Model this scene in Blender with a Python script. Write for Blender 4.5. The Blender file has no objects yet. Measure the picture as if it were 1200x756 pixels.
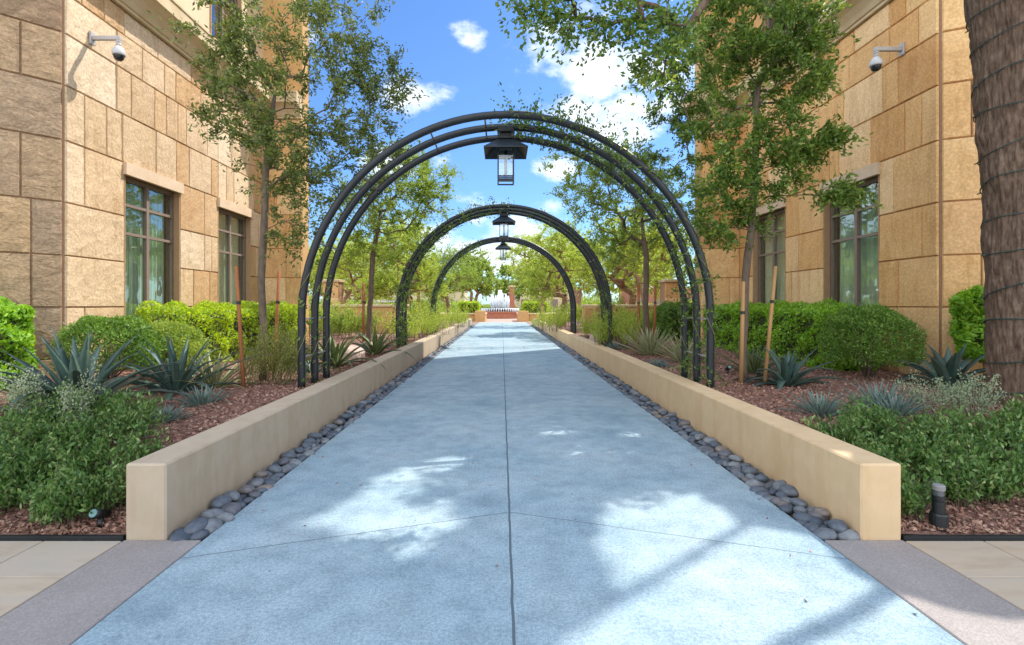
import bpy, math, random
import numpy as np
from mathutils import Vector
PI = math.pi
S = bpy.context.scene
C = S.collection
# ---------------------------------------------------------------- camera
EYE = 1.5
cd = bpy.data.cameras.new('camera'); cam = bpy.data.objects.new('camera', cd); C.objects.link(cam)
cam.location = (0, 0, EYE); cam.rotation_euler = (PI/2, 0, 0)
cd.sensor_width = 36; cd.lens = 18; cd.shift_x = 0.010; cd.shift_y = -0.0175
cd.clip_start = 0.05; cd.clip_end = 3000
S.camera = cam
# ---------------------------------------------------------------- light
SUN = Vector((0.47, 0.395, 0.79)).normalized()
w = bpy.data.worlds.new('World'); S.world = w; w.use_nodes = True
nt = w.node_tree; nt.nodes.clear()
def N(t, **k):
    n = nt.nodes.new(t)
    for a, b in k.items(): setattr(n, a, b)
    return n
def L(a, b): nt.links.new(a, b)
sky = N('ShaderNodeTexSky'); sky.sky_type = 'NISHITA'; sky.sun_disc = False
sky.sun_elevation = math.asin(SUN.z); sky.sun_rotation = math.atan2(SUN.x, SUN.y)
sky.air_density = 1.0; sky.dust_density = 0.3; sky.ozone_density = 2.5
geo = N('ShaderNodeTexCoord')
clouds = [(548,46,.05,.8),(482,108,.10,1.0),(520,190,.06,.6),(640,60,.13,.8),(690,72,.17,1.0),(700,105,.17,1.),(660,120,.10,.7),(735,120,.14,1.),(655,200,.07,1.0),(720,150,.16,.8),(780,90,.2,1.),(450,190,.12,.8),(545,235,.08,.6),(560,260,.1,.7),(640,255,.10,.7),(350,60,.12,.8),(760,40,.12,.5),(500,275,.15,.8),(590,300,.25,.9)]
noi = N('ShaderNodeTexNoise'); noi.inputs['Scale'].default_value = 9; noi.inputs['Detail'].default_value = 9; noi.inputs['Roughness'].default_value = .62
mp = N('ShaderNodeMapping'); mp.inputs['Scale'].default_value = (1, 1, 1.7)
L(geo.outputs['Generated'], mp.inputs['Vector']); L(mp.outputs[0], noi.inputs['Vector'])
prev = None
for (px, py, r, a) in clouds:
    d = Vector(((px-588)/600, 1, (357-py)/600)).normalized()
    vs = N('ShaderNodeVectorMath', operation='DISTANCE'); vs.inputs[1].default_value = (d.x, d.y, d.z*1.7); L(mp.outputs[0], vs.inputs[0])
    mr = N('ShaderNodeMapRange'); mr.inputs['From Min'].default_value = 0; mr.inputs['From Max'].default_value = r
    mr.inputs['To Min'].default_value = a; mr.inputs['To Max'].default_value = 0; L(vs.outputs['Value'], mr.inputs['Value'])
    if prev is None: prev = mr.outputs[0]
    else:
        m = N('ShaderNodeMath', operation='MAXIMUM'); L(prev, m.inputs[0]); L(mr.outputs[0], m.inputs[1]); prev = m.outputs[0]
nm = N('ShaderNodeMath', operation='MULTIPLY_ADD'); L(noi.outputs['Fac'], nm.inputs[0]); nm.inputs[1].default_value = 2.4; nm.inputs[2].default_value = -1.42
ad = N('ShaderNodeMath', operation='ADD'); L(prev, ad.inputs[0]); L(nm.outputs[0], ad.inputs[1])
gate = N('ShaderNodeMapRange'); gate.interpolation_type = 'SMOOTHSTEP'
gate.inputs['From Min'].default_value = .12; gate.inputs['From Max'].default_value = .75; L(ad.outputs[0], gate.inputs['Value'])
g2 = N('ShaderNodeMapRange'); g2.inputs['From Max'].default_value = .15; L(prev, g2.inputs['Value'])
gm = N('ShaderNodeMath', operation='MULTIPLY'); L(gate.outputs[0], gm.inputs[0]); L(g2.outputs[0], gm.inputs[1])
mx = N('ShaderNodeMix', data_type='RGBA'); tint = N('ShaderNodeMix', data_type='RGBA'); tint.blend_type = 'MULTIPLY'; tint.inputs['Factor'].default_value = 1; L(sky.outputs[0], tint.inputs['A']); tint.inputs['B'].default_value = (.33, .46, .62, 1)
L(gm.outputs[0], mx.inputs['Factor']); L(tint.outputs['Result'], mx.inputs['A'])
mx.inputs['B'].default_value = (3.9, 4.2, 4.5, 1)
# added bright sky overhead, behind and left, unseen, as fill light for shade
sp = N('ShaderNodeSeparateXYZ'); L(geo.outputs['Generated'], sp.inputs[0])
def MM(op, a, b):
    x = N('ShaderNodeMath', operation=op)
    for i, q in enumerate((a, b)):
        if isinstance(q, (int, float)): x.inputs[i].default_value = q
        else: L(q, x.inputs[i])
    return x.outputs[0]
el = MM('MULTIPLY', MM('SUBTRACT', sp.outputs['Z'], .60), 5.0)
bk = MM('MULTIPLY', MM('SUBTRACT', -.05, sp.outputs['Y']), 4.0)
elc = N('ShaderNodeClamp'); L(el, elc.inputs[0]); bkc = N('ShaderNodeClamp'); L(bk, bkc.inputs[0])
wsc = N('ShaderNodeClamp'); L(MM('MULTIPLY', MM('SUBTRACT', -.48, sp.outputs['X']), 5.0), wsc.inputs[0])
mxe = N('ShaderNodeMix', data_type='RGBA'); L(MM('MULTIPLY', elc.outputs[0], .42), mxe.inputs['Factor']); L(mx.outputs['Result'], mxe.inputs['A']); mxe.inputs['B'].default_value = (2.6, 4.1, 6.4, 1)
sky_fill = N('ShaderNodeClamp'); L(MM('MULTIPLY', MM('MAXIMUM', bkc.outputs[0], wsc.outputs[0]), MM('MULTIPLY', MM('SUBTRACT', noi.outputs['Fac'], .25), 4.0)), sky_fill.inputs[0])
mx2 = N('ShaderNodeMix', data_type='RGBA'); L(sky_fill.outputs[0], mx2.inputs['Factor']); L(mxe.outputs['Result'], mx2.inputs['A']); mx2.inputs['B'].default_value = (6.3, 6.7, 7.2, 1)
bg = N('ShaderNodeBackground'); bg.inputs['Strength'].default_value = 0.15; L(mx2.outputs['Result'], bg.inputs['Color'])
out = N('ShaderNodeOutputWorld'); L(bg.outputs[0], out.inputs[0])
ld = bpy.data.lights.new('sun', 'SUN'); ld.energy = 2.8; ld.angle = math.radians(0.6); ld.color = (1, .94, .84)
sun = bpy.data.objects.new('sun', ld); C.objects.link(sun); sun.rotation_euler = SUN.to_track_quat('Z', 'Y').to_euler(); sun.location = (20, 15, 30)
S.view_settings.view_transform = 'Standard'; S.view_settings.look = 'None'
S.view_settings.exposure = 1.2; S.view_settings.gamma = 1
try:
    S.cycles.max_bounces = 8; S.cycles.diffuse_bounces = 4; S.cycles.transparent_max_bounces = 12; S.cycles.caustics_reflective = False; S.cycles.caustics_refractive = False
    S.cycles.use_denoising = True
except Exception: pass

# ---------------------------------------------------------------- helpers
def at(px, py, Z): return Vector(((px-588)/600*Z, Z, EYE-(py-357)/600*Z))
def material(name):
    m = bpy.data.materials.new(name); m.use_nodes = True
    t = m.node_tree; t.nodes.clear()
    o = t.nodes.new('ShaderNodeOutputMaterial')
    return m, t, o
def ramp(t, cols, pos=None):
    r = t.nodes.new('ShaderNodeValToRGB'); e = r.color_ramp.elements
    n = len(cols)
    while len(e) < n: e.new(.5)
    for i, c in enumerate(cols):
        e[i].position = pos[i] if pos else i/(n-1) if n > 1 else 0
        e[i].color = (*c, 1)
    return r
def surf(name, cols, scale=4, detail=6, rough=.8, bump=.3, bscale=40, bdist=.01, metallic=0, spec=.3, island=None, pos=None, stretch=None, speck=None, coat=0, var=.5, dist_=0, stain=0):
    """noise-mottled principled; island = colours picked per loose piece and multiplied in"""
    m, t, o = material(name); lk = t.links.new
    g = t.nodes.new('ShaderNodeNewGeometry')
    vec = g.outputs['Position']
    if stretch:
        mp = t.nodes.new('ShaderNodeMapping'); mp.inputs['Scale'].default_value = stretch; lk(vec, mp.inputs[0]); vec = mp.outputs[0]
    n = t.nodes.new('ShaderNodeTexNoise'); n.inputs['Scale'].default_value = scale; n.inputs['Detail'].default_value = detail; n.inputs['Roughness'].default_value = .6
    lk(vec, n.inputs['Vector'])
    r = ramp(t, cols, pos or [.3+.4*i/(max(1, len(cols)-1)) for i in range(len(cols))]); lk(n.outputs['Fac'], r.inputs[0])
    col = r.outputs[0]
    if island:
        ri = ramp(t, island); ri.color_ramp.interpolation = 'LINEAR'; lk(g.outputs['Random Per Island'], ri.inputs[0])
        mm = t.nodes.new('ShaderNodeMix'); mm.data_type = 'RGBA'; mm.inputs['Factor'].default_value = var; lk(col, mm.inputs['A']); lk(ri.outputs[0], mm.inputs['B']); col = mm.outputs['Result']
    if speck:
        v = t.nodes.new('ShaderNodeTexNoise'); v.inputs['Scale'].default_value = speck[0]; v.inputs['Detail'].default_value = 3; lk(g.outputs['Position'], v.inputs['Vector'])
        rr = ramp(t, [speck[1], speck[2]], [.42, .62]); lk(v.outputs['Fac'], rr.inputs[0])
        mm = t.nodes.new('ShaderNodeMix'); mm.data_type = 'RGBA'; mm.blend_type = 'MULTIPLY'; mm.inputs['Factor'].default_value = 1
        lk(col, mm.inputs['A']); lk(rr.outputs[0], mm.inputs['B']); col = mm.outputs['Result']
    if stain:
        m3 = t.nodes.new('ShaderNodeMapping'); m3.inputs['Scale'].default_value = (1, 1, .18); lk(g.outputs['Position'], m3.inputs[0])
        v = t.nodes.new('ShaderNodeTexNoise'); v.inputs['Scale'].default_value = 5.5; v.inputs['Detail'].default_value = 7; v.inputs['Roughness'].default_value = .7; lk(m3.outputs[0], v.inputs['Vector'])
        rr = ramp(t, [(stain*.93, stain*.90, stain*.86), (1, 1, 1)], [.38, .50]); lk(v.outputs['Fac'], rr.inputs[0])
        mm = t.nodes.new('ShaderNodeMix'); mm.data_type = 'RGBA'; mm.blend_type = 'MULTIPLY'; mm.inputs['Factor'].default_value = 1
        lk(col, mm.inputs['A']); lk(rr.outputs[0], mm.inputs['B']); col = mm.outputs['Result']
    p = t.nodes.new('ShaderNodeBsdfPrincipled'); lk(col, p.inputs['Base Color']); p.inputs['Roughness'].default_value = rough
    p.inputs['Metallic'].default_value = metallic; p.inputs['Specular IOR Level'].default_value = spec; p.inputs['Coat Weight'].default_value = coat
    if bump:
        b2 = t.nodes.new('ShaderNodeTexNoise'); b2.inputs['Scale'].default_value = bscale; b2.inputs['Detail'].default_value = 8; b2.inputs['Roughness'].default_value = .65; b2.inputs['Distortion'].default_value = dist_; lk(vec, b2.inputs['Vector'])
        b = t.nodes.new('ShaderNodeBump'); b.inputs['Strength'].default_value = bump; b.inputs['Distance'].default_value = bdist; lk(b2.outputs['Fac'], b.inputs['Height']); lk(b.outputs[0], p.inputs['Normal'])
    lk(p.outputs[0], o.inputs[0]); m['p'] = 1
    return m
LEAFK = 1.45
def leafmat(name, cols, trans=.35, rough=.5, spec=.4):
    m, t, o = material(name); lk = t.links.new
    cols = [tuple(min(.9, c*LEAFK) for c in q) for q in cols]
    g = t.nodes.new('ShaderNodeNewGeometry'); r = ramp(t, cols); lk(g.outputs['Random Per Island'], r.inputs[0])
    p = t.nodes.new('ShaderNodeBsdfPrincipled'); lk(r.outputs[0], p.inputs['Base Color']); p.inputs['Roughness'].default_value = rough; p.inputs['Specular IOR Level'].default_value = spec
    tr = t.nodes.new('ShaderNodeBsdfTranslucent')
    hs = t.nodes.new('ShaderNodeHueSaturation'); hs.inputs['Value'].default_value = 1.5; hs.inputs['Hue'].default_value = .485; hs.inputs['Saturation'].default_value = 1.1
    lk(r.outputs[0], hs.inputs['Color']); lk(hs.outputs[0], tr.inputs['Color'])
    mx = t.nodes.new('ShaderNodeMixShader'); mx.inputs[0].default_value = trans; lk(p.outputs[0], mx.inputs[1]); lk(tr.outputs[0], mx.inputs[2]); lk(mx.outputs[0], o.inputs[0])
    return m
def plain(name, col, rough=.5, metallic=0, spec=.5):
    return surf(name, [tuple(c*.92 for c in col), tuple(min(1, c*1.06) for c in col)], scale=6, rough=rough, bump=.05, bscale=60, metallic=metallic, spec=spec)

class MB:
    def __init__(s): s.v = []; s.f = []; s.n = 0; s.uv = None
    def add(s, v, f):
        v = np.asarray(v, dtype=float).reshape(-1, 3)
        s.v.append(v); s.f += [tuple(int(i)+s.n for i in q) for q in f]; s.n += len(v); return s
    def box(s, a, b):
        x0, y0, z0 = a; x1, y1, z1 = b
        return s.add([(x0,y0,z0),(x1,y0,z0),(x1,y1,z0),(x0,y1,z0),(x0,y0,z1),(x1,y0,z1),(x1,y1,z1),(x0,y1,z1)],
              [(0,3,2,1),(4,5,6,7),(0,1,5,4),(1,2,6,5),(2,3,7,6),(3,0,4,7)])
    def bbox(s, a, b, r=.01):
        """box with chamfered edges"""
        a = np.array(a, float); b = np.array(b, float); r = min(r, .45*float((b-a).min()))
        vs = []; idx = {}
        for c in range(8):
            p = np.array([b[i] if (c >> i) & 1 else a[i] for i in range(3)]); sg = np.array([-1 if (c >> i) & 1 else 1 for i in range(3)])
            for ax in range(3):
                q = p + sg*r; q[ax] = p[ax]; idx[(c, ax)] = len(vs); vs.append(q)
        F = []
        for ax in range(3):
            o1, o2 = (ax+1) % 3, (ax+2) % 3
            for sd in (0, 1):
                cs = [sd << ax, sd << ax | 1 << o1, sd << ax | 1 << o1 | 1 << o2, sd << ax | 1 << o2]
                q = [idx[(c, ax)] for c in cs]; F.append(q if sd else q[::-1])
            for s1 in (0, 1):
                for s2 in (0, 1):
                    c0 = s1 << o1 | s2 << o2; c1 = c0 | 1 << ax
                    q = [idx[(c0, o1)], idx[(c1, o1)], idx[(c1, o2)], idx[(c0, o2)]]; F.append(q if s1 != s2 else q[::-1])
        for c in range(8):
            q = [idx[(c, 0)], idx[(c, 1)], idx[(c, 2)]]; F.append(q if bin(c).count('1') % 2 else q[::-1])
        return s.add(vs, F)
    def obox(s, c, u, n, up, su, sn, sz):
        """oriented box centred at c"""
        c = Vector(c); V = []
        for k in (-1, 1):
            for (i, j) in ((-1,-1),(1,-1),(1,1),(-1,1)): V.append(c+u*(i*su/2)+n*(j*sn/2)+up*(k*sz/2))
        return s.add([tuple(p) for p in V], [(0,3,2,1),(4,5,6,7),(0,1,5,4),(1,2,6,5),(2,3,7,6),(3,0,4,7)])
    def tube(s, P, R, n=8, caps=True, jit=0):
        P = [Vector(p) for p in P]; m = len(P)
        if not hasattr(R, '__len__'): R = [R]*m
        up = Vector((0, 0, 1)); prevx = None; vs = []
        for i in range(m):
            d = (P[min(m-1, i+1)]-P[max(0, i-1)]).normalized()
            x = prevx - d*prevx.dot(d) if prevx is not None else d.cross(up if abs(d.z) < .95 else Vector((1, 0, 0)))
            if x.length < 1e-5: x = d.cross(Vector((0, 1, 0)))
            x.normalize(); prevx = x; y = d.cross(x)
            for k in range(n):
                a = 2*PI*k/n; rr = R[i]*(1+(random.uniform(-jit, jit) if jit else 0)); vs.append(P[i]+x*(math.cos(a)*rr)+y*(math.sin(a)*rr))
        F = [(i*n+k, i*n+(k+1) % n, (i+1)*n+(k+1) % n, (i+1)*n+k) for i in range(m-1) for k in range(n)]
        if caps: F.append(tuple(range(n-1, -1, -1))); F.append(tuple((m-1)*n+k for k in range(n)))
        return s.add([tuple(p) for p in vs], F)
    def lathe(s, prof, c=(0, 0, 0), n=16, caps=True):
        vs = [(c[0]+r*math.cos(2*PI*k/n), c[1]+r*math.sin(2*PI*k/n), c[2]+z) for (r, z) in prof for k in range(n)]
        m = len(prof); F = [(i*n+k, i*n+(k+1) % n, (i+1)*n+(k+1) % n, (i+1)*n+k) for i in range(m-1) for k in range(n)]
        if caps: F.append(tuple(range(n-1, -1, -1))); F.append(tuple((m-1)*n+k for k in range(n)))
        return s.add(vs, F)
    def build(s, name, mat, parent=None, loc=None, smooth=False):
        me = bpy.data.meshes.new(name)
        V = np.concatenate(s.v) if s.v else np.zeros((0, 3))
        off = np.array(loc if loc is not None else (0, 0, 0), float)
        if parent is not None:
            o_ = Vector((0, 0, 0)); q = parent
            while q is not None: o_ += q.location; q = q.parent
            off = np.array(o_)
        me.from_pydata((V-off).tolist(), [], s.f); me.update()
        if smooth: me.polygons.foreach_set('use_smooth', [True]*len(me.polygons))
        if isinstance(mat, (list, tuple)):
            for q in mat: me.materials.append(q)
        else: me.materials.append(mat)
        o = bpy.data.objects.new(name, me); C.objects.link(o)
        if parent is not None: o.parent = parent
        elif loc is not None: o.location = loc
        return o
def quads_obj(name, V, mat, parent=None, loc=(0, 0, 0), k=4, tri=False):
    """fast mesh of loose k-gons: V is (n*k,3)"""
    V = np.asarray(V, dtype=np.float32).reshape(-1, 3); off = np.array(loc, float)
    if parent is not None:
        o_ = Vector((0, 0, 0)); q = parent
        while q is not None: o_ += q.location; q = q.parent
        off = np.array(o_)
    V = V-off.astype(np.float32); n = len(V)//k
    me = bpy.data.meshes.new(name); me.vertices.add(len(V)); me.vertices.foreach_set('co', V.ravel())
    me.loops.add(n*k); me.loops.foreach_set('vertex_index', np.arange(n*k, dtype=np.int32))
    me.polygons.add(n); me.polygons.foreach_set('loop_start', np.arange(0, n*k, k, dtype=np.int32)); me.polygons.foreach_set('loop_total', np.full(n, k, dtype=np.int32))
    me.update(); me.validate(); me.materials.append(mat)
    o = bpy.data.objects.new(name, me); C.objects.link(o)
    if parent is not None: o.parent = parent
    else: o.location = loc
    return o
def tag(o, label=None, cat=None, group=None, kind=None):
    if label: o['label'] = label
    if cat: o['category'] = cat
    if group: o['group'] = group
    if kind: o['kind'] = kind
    return o
def empty(name, loc, label=None, cat=None, group=None):
    o = bpy.data.objects.new(name, None); C.objects.link(o); o.location = loc; o.empty_display_size = .1
    return tag(o, label, cat, group)
def copy_tree(o, parent=None):
    c = o.copy(); C.objects.link(c); c.parent = parent
    for ch in [x for x in S.objects if x.parent == o]: copy_tree(ch, c)
    return c
rng = np.random.default_rng(7)
def unit(n, g=rng):
    v = g.normal(size=(n, 3)); return v/np.linalg.norm(v, axis=1, keepdims=True)
def leaves(cen, d, length, width, g=rng, fold=.25):
    """leaf quads: centres (n,3), directions (n,3), arrays or scalars of length, width -> (4n,3)"""
    n = len(cen); d = d/np.linalg.norm(d, axis=1, keepdims=True)
    r = unit(n, g); s_ = np.cross(d, r); s_ /= np.linalg.norm(s_, axis=1, keepdims=True)+1e-9
    up = np.cross(s_, d)
    L_ = (np.asarray(length)*g.uniform(.65, 1.25, n))[:, None]; W_ = (np.asarray(width)*g.uniform(.75, 1.2, n))[:, None]
    a = cen-d*L_/2; b = cen+s_*W_/2+up*W_*fold-d*L_*.02; c = cen+d*L_/2; e = cen-s_*W_/2+up*W_*fold-d*L_*.02
    return np.stack([a, b, c, e], 1).reshape(-1, 3)

# ---------------------------------------------------------------- materials
M = {}
M['path'] = None
def path_mat():
    m, t, o = material('aggregate concrete'); lk = t.links.new
    g = t.nodes.new('ShaderNodeNewGeometry'); pos = g.outputs['Position']
    def noise(s, d=6, r=.6):
        n = t.nodes.new('ShaderNodeTexNoise'); n.inputs['Scale'].default_value = s; n.inputs['Detail'].default_value = d; n.inputs['Roughness'].default_value = r; lk(pos, n.inputs['Vector']); return n.outputs['Fac']
    def mul(a, b, f=1, bt='MULTIPLY'):
        x = t.nodes.new('ShaderNodeMix'); x.data_type = 'RGBA'; x.blend_type = bt; x.inputs['Factor'].default_value = f; lk(a, x.inputs['A']); lk(b, x.inputs['B']); return x.outputs['Result']
    def rp(v, cols, ps):
        r = ramp(t, cols, ps); lk(v, r.inputs[0]); return r.outputs[0]
    def mth(op, a, b=None):
        x = t.nodes.new('ShaderNodeMath'); x.operation = op
        for i, q in enumerate((a, b)):
            if q is None: continue
            if isinstance(q, (int, float)): x.inputs[i].default_value = q
            else: lk(q, x.inputs[i])
        return x.outputs[0]
    col = rp(noise(1.1, 7), [(.26,.37,.435), (.315,.415,.468), (.36,.445,.485)], [.33, .5, .68])
    col = mul(col, rp(noise(5, 5), [(.86,.86,.86), (1.05,1.05,1.05)], [.35, .6]))
    col = mul(col, rp(noise(.55, 9, .72), [(.92,.92,.92), (1,1,1)], [.40, .50]))
    col = mul(col, rp(noise(14, 6, .75), [(.80,.81,.82), (1,1,1)], [.34, .44]))
    col = mul(col, rp(noise(55, 3, .7), [(.78,.80,.82), (1.08,1.06,1.05)], [.40, .60]))
    col = mul(col, rp(noise(170, 2, .7), [(.55,.58,.62), (1.06,1.05,1.04)], [.36, .48]))
    vo = t.nodes.new('ShaderNodeTexVoronoi'); vo.inputs['Scale'].default_value = 2.6; lk(pos, vo.inputs['Vector'])
    col = mul(col, rp(vo.outputs['Distance'], [(.35,.38,.42), (1,1,1)], [.012, .03]))
    sx = t.nodes.new('ShaderNodeSeparateXYZ'); lk(pos, sx.inputs[0])
    wv = mth('MULTIPLY', mth('SUBTRACT', noise(3, 2), .5), .02)
    ax = mth('ABSOLUTE', mth('ADD', mth('SUBTRACT', sx.outputs['X'], .055), wv))
    line1 = mth('LESS_THAN', ax, .0075)
    yy = mth('SUBTRACT', mth('ADD', mth('ADD', sx.outputs['Y'], mth('MULTIPLY', ax, .345)), wv), 3.7-6.1*4)
    fr = mth('ABSOLUTE', mth('SUBTRACT', mth('MODULO', mth('ADD', yy, 3.05), 6.1), 3.05))
    line2 = mth('LESS_THAN', fr, .006)
    ln = mth('MAXIMUM', line1, mth('MULTIPLY', line2, .75))
    x = t.nodes.new('ShaderNodeMix'); x.data_type = 'RGBA'; lk(ln, x.inputs['Factor']); lk(col, x.inputs['A']); x.inputs['B'].default_value = (.10,.13,.15,1)
    p = t.nodes.new('ShaderNodeBsdfPrincipled'); lk(x.outputs['Result'], p.inputs['Base Color']); p.inputs['Roughness'].default_value = .85; p.inputs['Specular IOR Level'].default_value = .25
    b = t.nodes.new('ShaderNodeBump'); b.inputs['Strength'].default_value = .5; b.inputs['Distance'].default_value = .003; lk(noise(150, 4), b.inputs['Height']); lk(b.outputs[0], p.inputs['Normal'])
    lk(p.outputs[0], o.inputs[0]); return m
M['path'] = path_mat()
M['stone_l'] = surf('sandstone pale', [(.46,.31,.18), (.62,.46,.29), (.72,.57,.40)], scale=1.6, rough=.9, bump=.8, dist_=.7, bscale=7, bdist=.028, spec=.2,
    island=[(.50,.33,.18), (.76,.60,.42), (.58,.41,.24), (.80,.66,.49), (.52,.30,.13), (.68,.49,.30)], var=.68, stain=.93, speck=(28, (.84,.82,.8), (1.04,1.04,1.04)))
M['stone_r'] = surf('sandstone bounce tinted', [(.62,.34,.14), (.80,.48,.22), (.88,.60,.32)], scale=1.8, rough=.9, bump=.8, dist_=.7, bscale=6, bdist=.018, spec=.2,  # same stone as the left, with warm bounced light painted into its colour
    island=[(.60,.33,.14), (.86,.58,.29), (.70,.41,.17), (.90,.67,.40), (.56,.27,.09), (.80,.50,.22)], var=.68, stain=.93, speck=(28, (.86,.84,.8), (1.04,1.04,1.04)))
M['mortar'] = surf('mortar', [(.28,.16,.10), (.38,.23,.14)], scale=20, bump=.3)
M['stucco'] = surf('orange stucco', [(.50,.29,.11), (.58,.36,.16)], scale=2, bump=.4, bscale=120, bdist=.004)
M['stucco_pale'] = surf('pale stucco', [(.60,.46,.30), (.68,.54,.37)], scale=2, bump=.4, bscale=120, bdist=.004)
M['cornice'] = surf('cast stone cornice', [(.50,.38,.22), (.60,.48,.31)], scale=2.5, bump=.3, bscale=60, bdist=.004)
M['lintel'] = surf('cast stone lintel', [(.58,.42,.28), (.68,.53,.38)], scale=6, bump=.4, bscale=60, bdist=.004)
def wall_mat(name, a, b, c):
    return surf(name, [a, b, c], scale=1.3, rough=.9, bump=.35, bscale=70, bdist=.004, spec=.2, speck=(7, (.965,.96,.95), (1.015,1.015,1.015)), stain=1.02, stretch=(1, 1, .45))
M['lowwall'] = wall_mat('painted stucco wall', (.425,.34,.25), (.455,.368,.272), (.48,.39,.29))
M['lowwall_r'] = wall_mat('painted stucco wall golden', (.60,.43,.25), (.63,.455,.27), (.66,.485,.295))
M['border'] = surf('grey border concrete', [(.28,.25,.235), (.34,.305,.285)], scale=2.5, bump=.4, bscale=180, bdist=.003, speck=(120, (.82,.82,.83), (1.06,1.05,1.05)))
M['paver'] = surf('sandstone paver', [(.34,.25,.16), (.47,.37,.27), (.40,.35,.29)], scale=2.2, bump=.3, bscale=60, bdist=.004, island=[(.46,.33,.21), (.42,.37,.31), (.50,.41,.30), (.38,.32,.26)], var=.5, stretch=(1, 3, 1))
M['soil'] = surf('soil', [(.07,.04,.03), (.14,.085,.06), (.20,.12,.09)], scale=8, bump=1, bscale=40, bdist=.03)
M['bed'] = surf('mulch', [(.13,.065,.05), (.26,.135,.10), (.36,.21,.165)], scale=26, detail=9, bump=1, bscale=45, bdist=.04)
M['chip'] = surf('bark chip', [(.20,.10,.075), (.32,.17,.13)], scale=12, bump=.3, island=[(.13,.065,.045), (.34,.18,.13), (.52,.35,.26), (.25,.12,.085), (.42,.24,.17), (.18,.12,.09)], var=.8)
M['pebble'] = surf('river pebble', [(.10,.12,.15), (.17,.19,.22)], scale=9, rough=.55, bump=.1, spec=.4)
def pebble_mat():
    m, t, o = material('river pebbles'); lk = t.links.new
    oi = t.nodes.new('ShaderNodeObjectInfo'); g = t.nodes.new('ShaderNodeNewGeometry')
    ad = t.nodes.new('ShaderNodeMath'); ad.operation = 'ADD'; lk(oi.outputs['Random'], ad.inputs[0]); lk(g.outputs['Random Per Island'], ad.inputs[1])
    fr = t.nodes.new('ShaderNodeMath'); fr.operation = 'FRACT'; lk(ad.outputs[0], fr.inputs[0])
    r = ramp(t, [(.045,.06,.085), (.11,.13,.155), (.07,.085,.11), (.20,.21,.22), (.09,.105,.13), (.23,.18,.145)]); lk(fr.outputs[0], r.inputs[0])
    n = t.nodes.new('ShaderNodeTexNoise'); n.inputs['Scale'].default_value = 25; n.inputs['Detail'].default_value = 6; lk(g.outputs['Position'], n.inputs['Vector'])
    rr = ramp(t, [(.75,.75,.78), (1.2,1.2,1.18)], [.35, .65]); lk(n.outputs['Fac'], rr.inputs[0])
    x = t.nodes.new('ShaderNodeMix'); x.data_type = 'RGBA'; x.blend_type = 'MULTIPLY'; x.inputs['Factor'].default_value = 1; lk(r.outputs[0], x.inputs['A']); lk(rr.outputs[0], x.inputs['B'])
    p = t.nodes.new('ShaderNodeBsdfPrincipled'); lk(x.outputs['Result'], p.inputs['Base Color']); p.inputs['Roughness'].default_value = .6
    lk(p.outputs[0], o.inputs[0]); return m
M['pebble'] = pebble_mat()
M['black'] = surf('black painted steel', [(.008,.011,.013), (.014,.018,.021)], scale=5, rough=.38, bump=.05, bscale=80, spec=.5)
M['rod'] = plain('bare rod', (.30,.30,.29), .5)
M['bronze'] = plain('bronze window frame', (.24,.18,.14), .5)
M['jamb'] = plain('brown jamb', (.42,.26,.14), .7)
M['grey'] = plain('grey camera metal', (.42,.40,.39), .5)
M['white'] = plain('white plastic', (.52,.52,.53), .4)
M['darkdome'] = plain('smoked dome', (.02,.02,.025), .12)
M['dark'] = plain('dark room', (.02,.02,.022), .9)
M['curtain'] = surf('curtain', [(.55,.62,.56), (.70,.75,.68)], scale=3, bump=0)
M['stake'] = surf('rusty wood stake', [(.24,.085,.035), (.36,.14,.055)], scale=14, bump=.4, stretch=(1, 1, .2))
M['stake_t'] = surf('tan wood stake', [(.36,.20,.08), (.48,.28,.12)], scale=14, bump=.4, stretch=(1, 1, .2))
M['bark'] = surf('young bark', [(.10,.075,.055), (.19,.14,.10)], scale=20, bump=.8, bscale=40, bdist=.01, stretch=(1, 1, .35))
class _F:
    pass
def fres(t):
    lw = t.nodes.new('ShaderNodeLayerWeight'); lw.inputs[0].default_value = .5
    p = t.nodes.new('ShaderNodeMath'); p.operation = 'POWER'; t.links.new(lw.outputs['Facing'], p.inputs[0]); p.inputs[1].default_value = 3.5
    q = t.nodes.new('ShaderNodeMath'); q.operation = 'MULTIPLY_ADD'; t.links.new(p.outputs[0], q.inputs[0]); q.inputs[1].default_value = .8; q.inputs[2].default_value = .10
    return q
def glass_mat():
    m, t, o = material('window glass'); lk = t.links.new
    f = fres(t)
    g = t.nodes.new('ShaderNodeBsdfGlossy'); g.inputs['Roughness'].default_value = .01; g.inputs['Color'].default_value = (.9,.95,1,1)
    tr = t.nodes.new('ShaderNodeBsdfTransparent'); tr.inputs[0].default_value = (.88,.94,.88,1)
    n = t.nodes.new('ShaderNodeTexNoise'); n.inputs['Scale'].default_value = 1.5; b = t.nodes.new('ShaderNodeBump'); b.inputs['Strength'].default_value = .12; b.inputs['Distance'].default_value = .05
    gg = t.nodes.new('ShaderNodeNewGeometry'); lk(gg.outputs['Position'], n.inputs['Vector']); lk(n.outputs['Fac'], b.inputs['Height']); lk(b.outputs[0], g.inputs['Normal'])
    x = t.nodes.new('ShaderNodeMixShader'); lk(f.outputs[0], x.inputs[0]); lk(tr.outputs[0], x.inputs[1]); lk(g.outputs[0], x.inputs[2]); lk(x.outputs[0], o.inputs[0]); return m
M['glass'] = glass_mat()
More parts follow.
